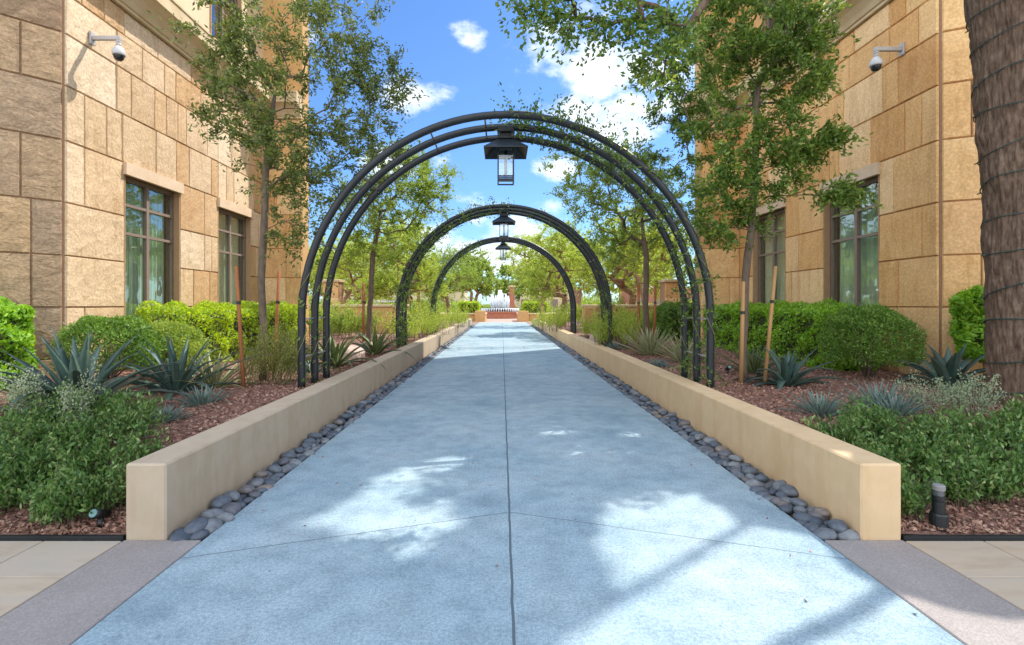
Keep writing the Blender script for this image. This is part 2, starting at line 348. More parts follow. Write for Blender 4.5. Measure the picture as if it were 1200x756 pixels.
def lglass():
    m, t, o = material('lantern glass'); lk = t.links.new
    f = fres(t)
    g = t.nodes.new('ShaderNodeBsdfGlossy'); g.inputs['Roughness'].default_value = .02
    tr = t.nodes.new('ShaderNodeBsdfTransparent'); tr.inputs[0].default_value = (.93,.96,.97,1)
    x = t.nodes.new('ShaderNodeMixShader'); lk(f.outputs[0], x.inputs[0]); lk(tr.outputs[0], x.inputs[1]); lk(g.outputs[0], x.inputs[2]); lk(x.outputs[0], o.inputs[0]); return m
M['lglass'] = lglass()
M['lf_oak'] = leafmat('oak leaves', [(.04,.08,.015), (.10,.17,.03), (.07,.125,.022), (.20,.25,.045)], .35)
M['lf_tree'] = leafmat('ash leaves', [(.045,.065,.022), (.10,.13,.034), (.14,.18,.04), (.065,.09,.03)], .35)
M['lf_yel'] = leafmat('palo verde leaves', [(.17,.24,.035), (.28,.34,.06), (.21,.28,.05), (.36,.40,.09)], .45)
M['lf_mid'] = leafmat('mid leaves', [(.11,.18,.03), (.20,.27,.05), (.14,.21,.035), (.27,.32,.07)], .4)
M['lf_hedge_l'] = leafmat('yellow green hedge leaves', [(.16,.26,.02), (.29,.40,.035), (.22,.33,.025), (.38,.45,.05), (.12,.20,.02)], .4)
M['lf_hedge'] = leafmat('green hedge leaves', [(.09,.20,.02), (.20,.36,.035), (.14,.28,.03), (.28,.42,.05)], .35)
M['lf_bush'] = leafmat('fine bush leaves', [(.05,.12,.02), (.11,.20,.03), (.08,.15,.025), (.16,.25,.04)], .3)
M['lf_ground'] = leafmat('shrub leaves', [(.03,.075,.02), (.09,.17,.04), (.05,.11,.025), (.20,.27,.09), (.035,.085,.02), (.11,.19,.045)], .3)
M['lf_silver'] = leafmat('silver sage leaves', [(.14,.18,.10), (.26,.30,.19), (.19,.23,.14)], .25)
M['lf_vine'] = leafmat('vine leaves', [(.04,.08,.02), (.09,.15,.03), (.06,.11,.025), (.18,.24,.05)], .3)
M['lf_wispy'] = leafmat('olive wispy leaves', [(.10,.12,.025), (.20,.21,.05), (.14,.16,.035), (.26,.25,.07)], .3)
M['twig'] = surf('twigs', [(.09,.065,.045), (.15,.11,.08)], scale=20, bump=0)
M['stem_g'] = surf('green stems', [(.12,.13,.05), (.2,.19,.08)], scale=20, bump=0)
def agave_mat(name, a, b, c):
    return surf(name, [a, b, c], scale=7, rough=.45, bump=.15, bscale=20, bdist=.004, spec=.4, island=[a, b, c], var=.5)
M['agave'] = agave_mat('blue agave', (.045,.085,.070), (.075,.13,.105), (.12,.18,.14))
M['agave_sm'] = agave_mat('small blue agave', (.08,.13,.11), (.14,.20,.17), (.20,.27,.22))
M['agave_g'] = agave_mat('green agave', (.06,.09,.03), (.11,.15,.05), (.17,.21,.08))
M['yucca'] = agave_mat('striped yucca', (.20,.22,.09), (.33,.34,.17), (.48,.46,.27))
M['brick'] = surf('red brick', [(.32,.12,.07), (.42,.18,.11)], scale=6, bump=.3)
M['brickpave'] = surf('pink brick paving', [(.40,.24,.19), (.50,.33,.27)], scale=3, bump=.2)
M['ground'] = surf('desert ground', [(.22,.17,.12), (.32,.26,.19)], scale=.5, bump=.3)
M['water'] = None
m, t, o = material('falling water'); p = t.nodes.new('ShaderNodeBsdfPrincipled'); p.inputs['Base Color'].default_value = (.92,.95,.97,1); p.inputs['Roughness'].default_value = .25
tr = t.nodes.new('ShaderNodeBsdfTranslucent'); tr.inputs[0].default_value = (.9,.95,1,1); x = t.nodes.new('ShaderNodeMixShader'); x.inputs[0].default_value = .4
t.links.new(p.outputs[0], x.inputs[1]); t.links.new(tr.outputs[0], x.inputs[2]); t.links.new(x.outputs[0], o.inputs[0]); M['water'] = m

# ---------------------------------------------------------------- ground, path, paving
XL, XR = -1.90, 2.04             # path edges
WL0, WL1, WR0, WR1 = -2.40, -2.14, 2.29, 2.55
Y0, Y1 = 3.26, 37.0
g = MB(); g.box((-900, -60, -.9), (900, 1500, -.06)); tag(g.build('ground', M['ground']), 'flat sandy ground reaching the horizon', 'ground', kind='structure')
g = MB(); g.box((XL, -3, -.15), (XR, 43, 0)); tag(g.build('path', M['path']), 'pale blue grey concrete walkway between the two low walls', 'path', kind='structure')
g = MB()
for a, b in ((WL0, XL-.008), (XR+.008, WR1)): g.bbox((a, -3, -.15), (b, Y0-.004, .004), .006)
tag(g.build('path_border', M['border']), 'grey concrete border strips beside the walkway', 'paving', kind='structure')
g = MB()
for sx in (-1, 1):
    e0 = WL0-.01 if sx < 0 else WR1+.01
    for i in range(12):
        x0 = e0+sx*i*.50; x1 = x0+sx*.492
        off = .27 if i % 2 else 0
        for k in range(10):
            ya = 2.81-.6*k-off*0+ (.0); yb = ya-.592
            if k == 0: g.bbox((min(x0, x1), ya+.006, -.12), (max(x0, x1), Y0-.012, .002), .004)
            g.bbox((min(x0, x1), yb, -.12), (max(x0, x1), ya-.002, .002), .004)
tag(g.build('pavement', M['paver']), 'tan sandstone pavers in front of the planting beds', 'paving', kind='structure')
g = MB(); g.box((-30, 43.004, -.12), (30, 75, -.004)); tag(g.build('plaza', M['brickpave']), 'pink brick plaza round the fountain', 'paving', kind='structure')
def bedz(x, y):
    d = np.clip((y-Y0)/1.5, 0, 1); s_ = d*d*(3-2*d)
    return .02+.385*s_+.02*np.sin(x*2.3+y*1.1)*s_+.012*np.sin(x*5.1-y*3.7)
for sx, name in ((-1, 'left'), (1, 'right')):
    xa = WL0 if sx < 0 else WR1; xs = xa+sx*np.linspace(0, 12, 61); ys = np.concatenate([np.linspace(Y0+.02, 9, 70), np.linspace(9.3, 40, 60)])
    X, Y = np.meshgrid(xs, ys); Zb = bedz(X, Y)+rng.normal(0, .006, X.shape)
    V = np.stack([X, Y, Zb], -1).reshape(-1, 3); nx = len(xs)
    F = [(j*nx+i, j*nx+i+1, (j+1)*nx+i+1, (j+1)*nx+i) if sx > 0 else (j*nx+i+1, j*nx+i, (j+1)*nx+i, (j+1)*nx+i+1) for j in range(len(ys)-1) for i in range(nx-1)]
    b = MB(); b.add(V, F); tag(b.build('planting_bed', M['bed'], smooth=True), 'mulched soil of the planting bed beyond the %s low wall' % name, 'ground', kind='structure')
    n = 52000; cx = xa+sx*(.03+rng.uniform(0, 1, n)**1.2*6); cy = Y0+.06+rng.uniform(0, 1, n)**1.8*14
    cz = bedz(cx, cy)+rng.uniform(.0, .022, n); d = unit(n); d[:, 2] *= .35
    sz = rng.uniform(.009, .030, n)
    tag(quads_obj('mulch', leaves(np.stack([cx, cy, cz], 1), d, sz*1.6, sz, fold=.1), M['chip']), 'loose reddish bark mulch covering the bed on the %s' % name, 'mulch', kind='stuff')
# steel edging where bed meets paving
for sx, name in ((-1, 'left'), (1, 'right')):
    xa = WL0-.01 if sx < 0 else WR1+.01
    g = MB(); g.box((min(xa, xa+sx*9), Y0-.006, -.1), (max(xa, xa+sx*9), Y0+.012, .03)); tag(g.build('bed_edging', M['black'], loc=(xa, Y0, 0)), 'thin black edging strip where the paving meets the %s planting bed' % name, 'edging')

# low walls
for name, a, b, m in (('left', WL0, WL1, 'lowwall'), ('right', WR0, WR1, 'lowwall_r')):
    g = MB(); g.bbox((a, Y0, -.1), (b, Y1, .485), .012)
    o = empty('low_wall', ((a+b)/2, Y0, 0), 'long low tan stucco wall along the %s edge of the walkway' % name, 'wall', 'low walls beside the walkway')
    g.build('wall', M[m], o)
    # soil strip for the pebbles is structure
    xs = (WL1+.002, XL-.002) if name == 'left' else (XR+.002, WR0-.002)
    g = MB(); g.box((xs[0], Y0+.0, -.12), (xs[1], Y1, -.035)); tag(g.build('gutter_soil', M['soil']), 'dark soil strip under the pebbles on the %s' % name, 'ground', kind='structure')
# pebbles
def pebble_mesh(seed):
    import bmesh
    bm = bmesh.new(); bmesh.ops.create_icosphere(bm, subdivisions=2, radius=1); r = random.Random(seed)
    ph = [r.uniform(0, 6) for _ in range(6)]
    for v in bm.verts:
        c = v.co; k = 1+.10*math.sin(2*c.x+ph[0])*math.cos(1.7*c.y+ph[1])+.07*math.sin(3*c.y+ph[2]+c.z)
        v.co = c*k
    me = bpy.data.meshes.new('pebble'); bm.to_mesh(me); bm.free(); me.polygons.foreach_set('use_smooth', [True]*len(me.polygons)); me.materials.append(M['pebble']); return me
pm = [pebble_mesh(i) for i in range(8)]
rp_ = random.Random(3)
for side, (xa, xb) in (('left', (WL1, XL)), ('right', (XR, WR0))):
    P = []; y = Y0+.06
    while y < Y1-.1:
        big = y < 14
        row = rp_.choice([2, 3, 3]) ; xs_ = [xa+(xb-xa)*(k+.5)/row+rp_.uniform(-.015, .015) for k in range(row)]
        for x_ in xs_:
            s_ = rp_.uniform(.7, 1.25)*(.115 if row == 2 else .085)*.56
            P.append((x_, y+rp_.uniform(-.03, .03), -.02+rp_.uniform(0, .028), s_*rp_.uniform(1.0, 1.3), s_*rp_.uniform(.8, 1.0), s_*rp_.uniform(.5, .75), rp_.uniform(0, 3.1)))
        y += .088 if row == 3 else .115
    # a second layer of stones lying on top near the wall
    y = Y0+.12
    while y < Y1-.1:
        s_ = rp_.uniform(.05, .075)
        x_ = (xa+.085 if side == 'left' else xb-.085)+rp_.uniform(-.03, .045)
        P.append((x_, y, .03+rp_.uniform(0, .015), s_*1.2, s_*.9, s_*.6, rp_.uniform(0, 3.1))); y += rp_.uniform(.10, .24)
    P.sort(key=lambda q: q[1])
    for q in P[:150]:
        o = bpy.data.objects.new('pebble', rp_.choice(pm)); C.objects.link(o); o.location = q[:3]; o.scale = q[3:6]; o.rotation_euler = (rp_.uniform(-.3, .3), rp_.uniform(-.3, .3), q[6])
        tag(o, 'smooth dark grey river pebble in the strip along the %s low wall' % side, 'pebble', 'river pebbles along the %s wall' % side)
    vs = []; base = np.array([v.co[:] for v in pebble_mesh(40).vertices]); fs = [tuple(p.vertices) for p in pm[0].polygons]
    g = MB()
    for q in P[150:]:
        c_, s_ = math.cos(q[6]), math.sin(q[6]); b = base*np.array(q[3:6]); b = np.stack([b[:, 0]*c_-b[:, 1]*s_, b[:, 0]*s_+b[:, 1]*c_, b[:, 2]], 1)+np.array(q[:3]); g.add(b, fs)
    tag(g.build('pebbles', M['pebble'], smooth=True), 'far run of river pebbles filling the strip along the %s low wall' % side, 'pebbles', kind='stuff')

# ---------------------------------------------------------------- buildings
COURSES = [-.05, .70, 1.46, 2.23, 3.02, 3.94, 4.76, 5.53, 6.12, 6.54]
Zu = Vector((0, 0, 1))
def panel(mb, O, u, n, rects, thick):
    """wall slab behind plane O+u*U: cells of the grid not inside openings. rects=(U0,U1,z0,z1,[openings])"""
    U0, U1, z0, z1, ops = rects
    us = sorted({U0, U1, *[min(max(q, U0), U1) for op in ops for q in op[:2]]}); zs = sorted({z0, z1, *[min(max(q, z0), z1) for op in ops for q in op[2:4]]})
    for a, b in zip(us, us[1:]):
        run = None
        for c, d in zip(zs, zs[1:]):
            uc, zc = (a+b)/2, (c+d)/2
            if any(op[0] < uc < op[1] and op[2] < zc < op[3] for op in ops) or b-a < 1e-4 or d-c < 1e-4: continue
            mb.obox(O+u*uc-n*(thick/2)+Zu*zc, u, n, Zu, b-a, thick, d-c)
def cladding(mb, O, u, n, U0, U1, ops, seed, courses=COURSES, wmin=.25, wmax=1.05, gap=.0045):
    r = random.Random(seed)
    for z0, z1 in zip(courses, courses[1:]):
        segs = [(U0, U1)]
        for op in ops:
            if op[2] < (z0+z1)/2 < op[3]:
                new = []
                for a, b in segs:
                    if op[1] <= a or op[0] >= b: new.append((a, b)); continue
                    if op[0] > a: new.append((a, op[0]))
                    if op[1] < b: new.append((op[1], b))
                segs = new
        for a, b in segs:
            x = a
            while x < b-1e-3:
                wd = r.choice([.28, .34, .45, .6, .75, .85, 1.0, r.uniform(wmin, wmax)])
                if b-(x+wd) < .22: wd = b-x
                xe = min(b, x+wd); pr = .030+r.uniform(0, .008)
                i = .012
                A = [(x+gap, z0+gap), (xe-gap, z0+gap), (xe-gap, z1-gap), (x+gap, z1-gap)]
                nb = (4, 4); back = [O+u*p+Zu*q+n*.002 for p, q in A]
                K = max(2, int((xe-x)/.09)); J = 7
                gx = np.linspace(x+gap+i, xe-gap-i, K+1); gz = np.linspace(z0+gap+i, z1-gap-i, J+1); vs = [tuple(p) for p in back]; F = []
                tilt1, tilt2 = r.uniform(-.006, .006), r.uniform(-.005, .005)
                for jz, zz in enumerate(gz):
                    for ix, xx in enumerate(gx):
                        e = min(ix, K-ix, jz, J-jz); d = pr+(r.uniform(-.0045, .006) if e > 0 else -.002+r.uniform(-.004, .002))+tilt1*(xx-x)/(xe-x)+tilt2*(zz-z0)/(z1-z0)
                        vs.append(tuple(O+u*float(xx)+Zu*float(zz)+n*d))
                W = K+1
                flip = (u.cross(Zu)).dot(n) < 0
                for jz in range(J):
                    for ix in range(K):
                        a0 = 4+jz*W+ix; F.append((a0, a0+1, a0+1+W, a0+W))
                cs = [4, 4+K, 4+J*W+K, 4+J*W]
                edges = [[4+ix for ix in range(K+1)], [4+jz*W+K for jz in range(J+1)], [4+J*W+ix for ix in range(K, -1, -1)], [4+jz*W for jz in range(J, -1, -1)]]
                for e, E in enumerate(edges): F.append((e, (e+1) % 4, *reversed(E)))
                if flip: F = [tuple(reversed(f)) for f in F]
                mb.add(vs, F); x = xe
def cornice_run(mb, pts, out, z0=6.54):
    """pts: polyline on the wall plane (x,y), out: unit outward dirs per point (mitred, scaled)"""
    prof = [(0, 0), (.07, 0), (.07, .05), (.10, .06), (.14, .14), (.22, .24), (.31, .30), (.33, .31), (.38, .33), (.38, .56), (.40, .57), (.40, .61), (0, .64)]
    vs = []; m = len(prof)
    for (x, y), (dx, dy) in zip(pts, out):
        for (p, z) in prof: vs.append((x+dx*(p+.03), y+dy*(p+.03), z0+z))
    F = []
    for i in range(len(pts)-1):
        for k in range(m-1): F.append((i*m+k, (i+1)*m+k, (i+1)*m+k+1, i*m+k+1))
    F.append(tuple(range(m))); F.append(tuple((len(pts)-1)*m+k for k in range(m-1, -1, -1)))
    mb.add(vs, F)
def window(par, O, u, n, a, b, z0, z1, rows, seed, cur=None, lint=True, rec=.10, label=None):
    """window between u=a and u=b"""
    f = MB(); fw = .06; d = -(rec+.03)
    def bar(ua, ub, za, zb, dd=.06, off=0): f.obox(O+u*((ua+ub)/2)+Zu*((za+zb)/2)+n*(d+off), u, n, Zu, ub-ua, dd, zb-za)
    bar(a, a+fw, z0, z1); bar(b-fw, b, z0, z1); bar(a+fw, b-fw, z1-fw, z1); bar(a+fw, b-fw, z0, z0+fw)
    mid = (a+b)/2; bar(mid-.035, mid+.035, z0+fw, z1-fw, .07, .004)
    zs = [z1-.48, z1-.98]
    for q in zs[:rows-1]: bar(a+fw, mid-.035, q-.025, q+.025, .065, .002); bar(mid+.035, b-fw, q-.025, q+.025, .065, .002)
    W = f.build('window', M['bronze'], par)
    if label: W['label'] = label
    gl = MB(); gl.obox(O+u*mid+Zu*((z0+z1)/2)+n*(d-.012), u, n, Zu, b-a-.02, .006, z1-z0-.02); gl.build('pane', M['glass'], W)
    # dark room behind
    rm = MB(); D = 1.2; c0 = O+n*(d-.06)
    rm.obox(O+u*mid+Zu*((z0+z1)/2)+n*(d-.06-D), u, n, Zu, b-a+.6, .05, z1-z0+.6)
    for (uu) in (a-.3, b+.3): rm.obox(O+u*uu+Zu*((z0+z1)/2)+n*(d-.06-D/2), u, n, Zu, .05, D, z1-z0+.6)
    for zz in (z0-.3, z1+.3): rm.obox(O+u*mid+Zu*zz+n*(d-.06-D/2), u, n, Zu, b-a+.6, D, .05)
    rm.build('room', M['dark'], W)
    if cur:
        c = MB(); nseg = 90; vs = []
        for i in range(nseg+1):
            q = a+.03+(b-a-.06)*i/nseg; open_ = cur == 'part' and .12 < i/nseg < .30
            dd = d-.16+.035*math.sin(i*.95)+.012*math.sin(i*2.7+1)
            for zz in (z0+.02, z1-.04): vs.append(tuple(O+u*q+Zu*zz+n*dd))
        c.add(vs, [(2*i, 2*i+2, 2*i+3, 2*i+1) for i in range(nseg)]); c.build('curtain', M['curtain'], W, smooth=True)
    # painted reveal
    j = MB()
    for (uu, s_) in ((a, 1), (b, -1)): j.obox(O+u*(uu+s_*.012)+Zu*((z0+z1)/2)-n*(rec/2-.02), u, n, Zu, .02, rec+.02, z1-z0)
    j.obox(O+u*mid+Zu*(z0+.02)-n*(rec/2-.03), u, n, Zu, b-a-.05, rec+.08, .04)
    j.build('jamb', M['jamb'], W)
    if lint:
        li = MB(); li.obox(O+u*(mid)+Zu*(z1+.105)+n*.02, u, n, Zu, b-a+.06, .14, .21); li.build('lintel', M['lintel'], W)
def building(sx, seed):
    side = 'left' if sx < 0 else 'right'
    X = sx*6.5; n = Vector((-sx, 0, 0)); O = Vector((X, 0, 0)); u = Vector((0, 1, 0))
    yc, ye = 7.6, 13.95
    st = M['stone_l'] if sx < 0 else M['stone_r']
    if sx < 0: lab = 'pale sandstone building in sun on the left, with a brown stucco fin wall'
    else: lab = 'sandstone building in shade on the right, its colour warmed for bounced light, behind the wrapped tree trunk'
    B = empty('stone_building', (X, yc, 0), lab, 'building', 'stone buildings flanking the walkway')
    wins = [(8.78, 10.3), (11.68, 13.2)]
    ops_l = [(a, b, .70, 3.94) for a, b in wins]
    ops_u = [(11.4, 12.75, 7.35, 9.7)]
    holes = []
    if sx > 0:
        holes = HOLES
    wl = MB()
    panel(wl, O, u, n, (yc, ye, -.1, 3.73, [(a, b, .70, 3.73) for a, b in wins]), .25)
    panel(wl, O, u, n, (yc, ye, 3.73, 6.6, []), .25)
    wl.build('wall', M['mortar'], B)
    cl = MB(); cladding(cl, O, u, n, yc+.004, ye, ops_l, seed); cl.build('stone_cladding', st, B)
    # upper storeys
    up = MB(); panel(up, O, u, n, (yc, ye, 6.6, 18.6 if sx > 0 else 11.5, ops_u+holes), .12); up.build('upper_wall', M['stucco_pale'] if sx < 0 else M['stucco'], B)
    # near splayed corner face
    if sx < 0: u2 = Vector((-.967, -1, 0)).normalized()
    else: u2 = Vector((2.1, -1, 0)).normalized()
    n2 = Vector((u2.y, -u2.x, 0));
    if n2.y > 0: n2 = -n2
    O2 = Vector((X, yc, 0)); ln = 6.5
    cs = [-.05, .70, 1.46, 2.23, 3.02, 3.94, 4.76, 5.53, 6.12, 6.54, 7.3, 8.1]
    w2 = MB(); panel(w2, O2, u2, n2, (0, ln, -.1, 8.2, []), .2); w2.build('corner_wall', M['mortar'], B)
    c2 = MB(); cladding(c2, O2, u2, n2, .02, ln, [], seed+50, cs); c2.build('stone_cladding', M['stone_c'] if sx < 0 else st, B)
    # projecting end bay facing the camera
    px = sx*5.43; b0 = MB(); x0, x1 = sorted((X+sx*.3, px)); b0.box((x0, ye, -.1), (x1, ye+.45, 18.6 if sx > 0 else 11.5)); b0.build('end_wall', M['stucco'] if sx < 0 else M['stucco'], B)
    u3 = Vector((-sx, 0, 0)); n3 = Vector((0, -1, 0)); O3 = Vector((X, ye, 0))
    c3 = MB(); cladding(c3, O3, u3, n3, .03, abs(px-X), [], seed+80, COURSES); c3.build('stone_cladding', M['stone_r'], B)
    # cornice: along the side wall, then round the end bay
    c4 = MB(); cornice_run(c4, [(X, yc-.1), (X, ye)], [(-sx, 0), (-sx, 0)]); c4.build('cornice', M['cornice'], B)
    c5 = MB(); cornice_run(c5, *(([(X-sx*.42, ye), (px, ye), (px, ye+.45)], [(0, -1), (-sx, -1), (-sx, 0)]) if sx > 0 else ([(px, ye), (X-sx*.42, ye)], [(0, -1), (0, -1)]))); c5.build('cornice', M['cornice'], B)
    for k, (a, b) in enumerate(wins):
        window(B, O, u, n, a, b, .72, 3.73, 3, seed+k, 'full', label='near tall bronze window' if k == 0 else 'far tall bronze window')
    window(B, O, u, n, 11.4, 12.75, 7.35, 9.7, 3, seed+9, None, lint=False, rec=.08, label='upper storey window')
    # rear block set back behind the end bay
    if sx > 0:
        r = MB(); r.box((9.3, ye+.45, -.1), (9.5, 23.6, 20.8)); r.box((px+.3, ye+.452, -.1), (9.3, ye+.6, 18.6)); r.build('rear_wall', M['stucco'], B)
    return B
M['stone_c'] = surf('sandstone rough shaded', [(.27,.18,.11), (.40,.27,.16), (.54,.38,.23)], scale=1.6, rough=.9, bump=1, dist_=.9, bscale=5, bdist=.07, spec=.2,  # rougher, darker copy of the left stone; the corner face's shade is painted in
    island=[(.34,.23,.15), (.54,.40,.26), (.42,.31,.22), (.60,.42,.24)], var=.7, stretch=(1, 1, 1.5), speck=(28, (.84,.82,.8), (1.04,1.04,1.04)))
# openings added high in the right building, out of view, to throw sun patches
def hole(gx0, gx1, gy0, gy1, X=6.5):
    """opening whose sun patch covers ground x gx0..gx1 around y gy0..gy1"""
    k, kz = .395/.47, .79/.47
    c = (gx0+gx1)/2
    return (gy0+k*(X-c), gy1+k*(X-c), kz*(X-gx1), kz*(X-gx0))
HOLES = []
def patch(cx, cy, rx, ry, skew=0, rows=7):
    for i in range(rows):
        a = -1+2*i/rows; b = a+2/rows; m = (a+b)/2; hw = rx*math.sqrt(max(0, 1-m*m)); y_ = cy+m*ry
        # a row of the patch lies along the sun's bearing at constant ground offset
        HOLES.append(hole(cx-hw+skew*m, cx+hw+skew*m, y_-ry/rows, y_+ry/rows))
def prow(cx0, cx1, q0, q1):
    """opening rows in wall coordinates: u from q0 to q1, z covering ground x cx0..cx1"""
    kz = .79/.47; HOLES.append((q0, q1, kz*(6.5-cx1), kz*(6.5-cx0)))
def blob(cx, cy, rx, ry, n=8):
    k = .395/.47
    # columns in wall u: ground y = u-k*(6.5-x) at patch centre x
    for i in range(n):
        a = -1+2*i/n; b = a+2/n; m = (a+b)/2; hw = rx*math.sqrt(1-m*m)*(1+.18*math.sin(7*m+cx*5)); u0 = cy+k*(6.5-cx)
        prow(cx-hw, cx+hw, u0+a*ry, u0+b*ry)
blob(-.78, 4.15, .58, .80, 10); blob(-.62, 3.4, .30, .40, 4)
blob(.72, 6.3, .38, .36, 5); blob(1.15, 5.5, .55, .45, 6)
prow(.50, 1.62, 7.615, 8.0); prow(.48, 1.55, 8.0, 8.35); prow(.56, 1.35, 8.35, 8.6); prow(.66, 1.15, 8.6, 8.75)
blob(-.55, 8.1, .30, .16, 4); blob(-.9, 7.5, .16, .14, 3); blob(.2, 10.2, .3, .3, 4)
building(-1, 11); building(1, 23)
# low stucco garden walls and piers beyond
for sx, a, b in ((-1, -9.5, -3.7), (1, 3.2, 9.2)):
    side = 'left' if sx < 0 else 'right'
    o = empty('garden_wall', ((a+b)/2, 20, 0), 'low orange stucco garden wall crossing behind the %s planting bed' % side, 'wall', 'low orange garden walls')
    g = MB(); g.bbox((a, 20, -.1), (b, 20.3, 1.40), .02); g.build('wall', M['stucco'], o)
    g = MB(); g.bbox((a-.04, 19.96, 1.402), (b+.04, 20.34, 1.50), .02); g.build('coping', M['cornice'], o)
    g = MB(); xp = b-.5 if sx < 0 else a+.0; g.bbox((xp+.01, 19.86, -.1), (xp+.46, 19.958, 1.40), .01); g.build('pier', M['stucco'], o)
    xq = sx*7.05; o = empty('stone_pier', (xq, 21.4, 0), 'square sandstone pier rising above the orange garden wall on the %s' % side, 'pier', 'stone piers')
    g = MB(); g.box((xq-.33, 21.1, -.1), (xq+.33, 21.76, 2.42)); g.build('pier_core', M['mortar'], o)
    g = MB(); cladding(g, Vector((xq-.33, 21.1, 0)), Vector((1, 0, 0)), Vector((0, -1, 0)), 0, .66, [], 5, [0, .6, 1.2, 1.8, 2.42]); g.build('stone_cladding', M['stone_r'], o)
    g = MB(); g.bbox((xq-.39, 21.0, 2.422), (xq+.39, 21.82, 2.54), .02); g.build('cap', M['cornice'], o)

# ---------------------------------------------------------------- arches and lanterns
AC, AR, AT = .055, 2.635, 3.948
def make_arch(Y):
    A = empty('garden_arch', (AC, Y, 0)); spring = AT-AR
    for k in range(3):
        P = [(AC-AR, Y+.465*k, .2)]+[(AC-AR, Y+.465*k, z) for z in (.5, .9)]
        P += [(AC-AR*math.cos(a), Y+.465*k, spring+AR*math.sin(a)) for a in np.linspace(0, PI, 61)]
        P += [(AC+AR, Y+.465*k, z) for z in (.9, .5, .2)]
        MB().tube(P, .049, 14).build('ring', M['black'], A, smooth=True)
    for a in np.radians([0, 22, 45, 68, 84, 107, 128, 150, 180]):
        x, z = AC-AR*math.cos(a), spring+AR*math.sin(a)
        for k in (0, 1): MB().tube([(x, Y+.465*k+.05, z), (x, Y+.465*(k+1)-.05, z)], .013, 6).build('tie_rod', M['rod'], A, smooth=True)
    for sx in (-1, 1):
        for k in (0, 1): MB().tube([(AC+sx*AR, Y+.465*k+.05, .82), (AC+sx*AR, Y+.465*(k+1)-.05, .82)], .013, 6).build('tie_rod', M['rod'], A, smooth=True)
    return A
ARY = [6.6, 12.7, 18.8]
a0 = make_arch(ARY[0])
alab = ['nearest black steel triple hoop arch, standing over the walkway', 'second black steel triple hoop arch, halfway along the walkway', 'farthest and smallest black triple hoop arch before the fountain']
for i, y in enumerate(ARY):
    o = a0 if i == 0 else copy_tree(a0); o.location = (AC, y, 0); tag(o, alab[i], 'arch', 'hoop arches over the walkway')
def make_lantern():
    x, y = AC, 7.065; T = empty('hanging_lantern', (x, y, 3.18))
    zt = 3.76
    def ring(z, h): return [(x-h, y-h, z), (x+h, y-h, z), (x+h, y+h, z), (x-h, y+h, z)]
    g = MB(); vs = ring(zt, .095)+ring(3.60, .295)+ring(3.588, .295)+ring(3.745, .08)
    F = []
    for a in range(3):
        for k in range(4): F.append((a*4+k, (a+1)*4+k, (a+1)*4+(k+1) % 4, a*4+(k+1) % 4)[::-1])
    F += [(0, 1, 2, 3), (15, 14, 13, 12)]
    g.add(vs, F); g.build('roof', M['black'], T)
    g = MB(); g.bbox((x-.11, y-.11, zt+.002), (x+.11, y+.11, 3.80), .006); g.bbox((x-.075, y-.075, 3.802), (x+.075, y+.075, 3.85), .005); g.bbox((x-.115, y-.115, 3.852), (x+.115, y+.115, 3.935), .008); g.build('mount', M['black'], T)
    g = MB(); h = .105; b = .009
    for sx in (-1, 1):
        for sy in (-1, 1): g.box((x+sx*h-b, y+sy*h-b, 3.18), (x+sx*h+b, y+sy*h+b, 3.62))
    for z in (3.171, 3.24):
        for s_ in (-1, 1):
            g.box((x-h-b-.001, y+s_*h-b-.001, z), (x+h+b+.001, y+s_*h+b+.001, z+.018)); g.box((x+s_*h-b-.001, y-h+b, z+.001), (x+s_*h+b+.001, y+h-b, z+.017))
    g.build('frame', M['black'], T)
    for (dx, dy) in ((0, -1), (0, 1), (-1, 0), (1, 0)):
        g = MB(); e = h-.012; c = (x+dx*h, y+dy*h)
        if dx: g.box((c[0]-.002, y-e, 3.262), (c[0]+.002, y+e, 3.61))
        else: g.box((x-e, c[1]-.002, 3.262), (x+e, c[1]+.002, 3.61))
        g.build('glass_pane', M['lglass'], T)
    MB().lathe([(.022, 3.50), (.022, 3.62)], (x, y, 0), 12).build('socket', M['black'], T)
    MB().lathe([(.012, 3.27), (.02, 3.275), (.021, 3.40), (.018, 3.499)], (x, y, 0), 12).build('bulb', M['white'], T, smooth=True)
    MB().box((x-.1, y-.02, 3.242), (x+.1, y+.02, 3.254)).build('bulb_bracket', M['black'], T)
    return T
lan = make_lantern()
for i, y in enumerate(ARY):
    o = lan if i == 0 else copy_tree(lan); o.location = (AC, y+.465, 3.18)
    tag(o, ['large black metal lantern hanging from the nearest arch', 'black lantern hanging from the second arch', 'smallest, farthest black lantern hanging from the last arch'][i], 'lantern', 'lanterns under the arches')

# ---------------------------------------------------------------- security cameras
def make_cam(sx):
    """arm perpendicular to wall, dome camera hanging at the end; base at origin, arm to +x"""
    T = empty('security_camera', (0, 0, 0))
    g = MB(); g.bbox((0, -.05, -.10), (.03, .05, .10), .006); g.build('bracket', M['grey'], T)
    g = MB(); g.bbox((.028, -.03, -.03), (.46, .03, .035), .008); g.bbox((.40, -.035, -.075), (.465, .035, -.0305), .01); g.build('arm', M['grey'], T)
    MB().lathe([(.03, -.13), (.036, -.076), (.03, -.074)][::1], (.43, 0, 0), 16).build('neck', M['grey'], T, smooth=True)
    MB().lathe([(.088, -.27), (.094, -.25), (.088, -.20), (.066, -.155), (.035, -.125)], (.43, 0, 0), 20).build('housing', M['white'] if sx > 0 else M['white'], T, smooth=True)
    MB().lathe([(.005, -.355), (.04, -.348), (.066, -.32), (.076, -.285), (.076, -.271)], (.43, 0, 0), 20).build('dome', M['darkdome'], T, smooth=True)
    return T
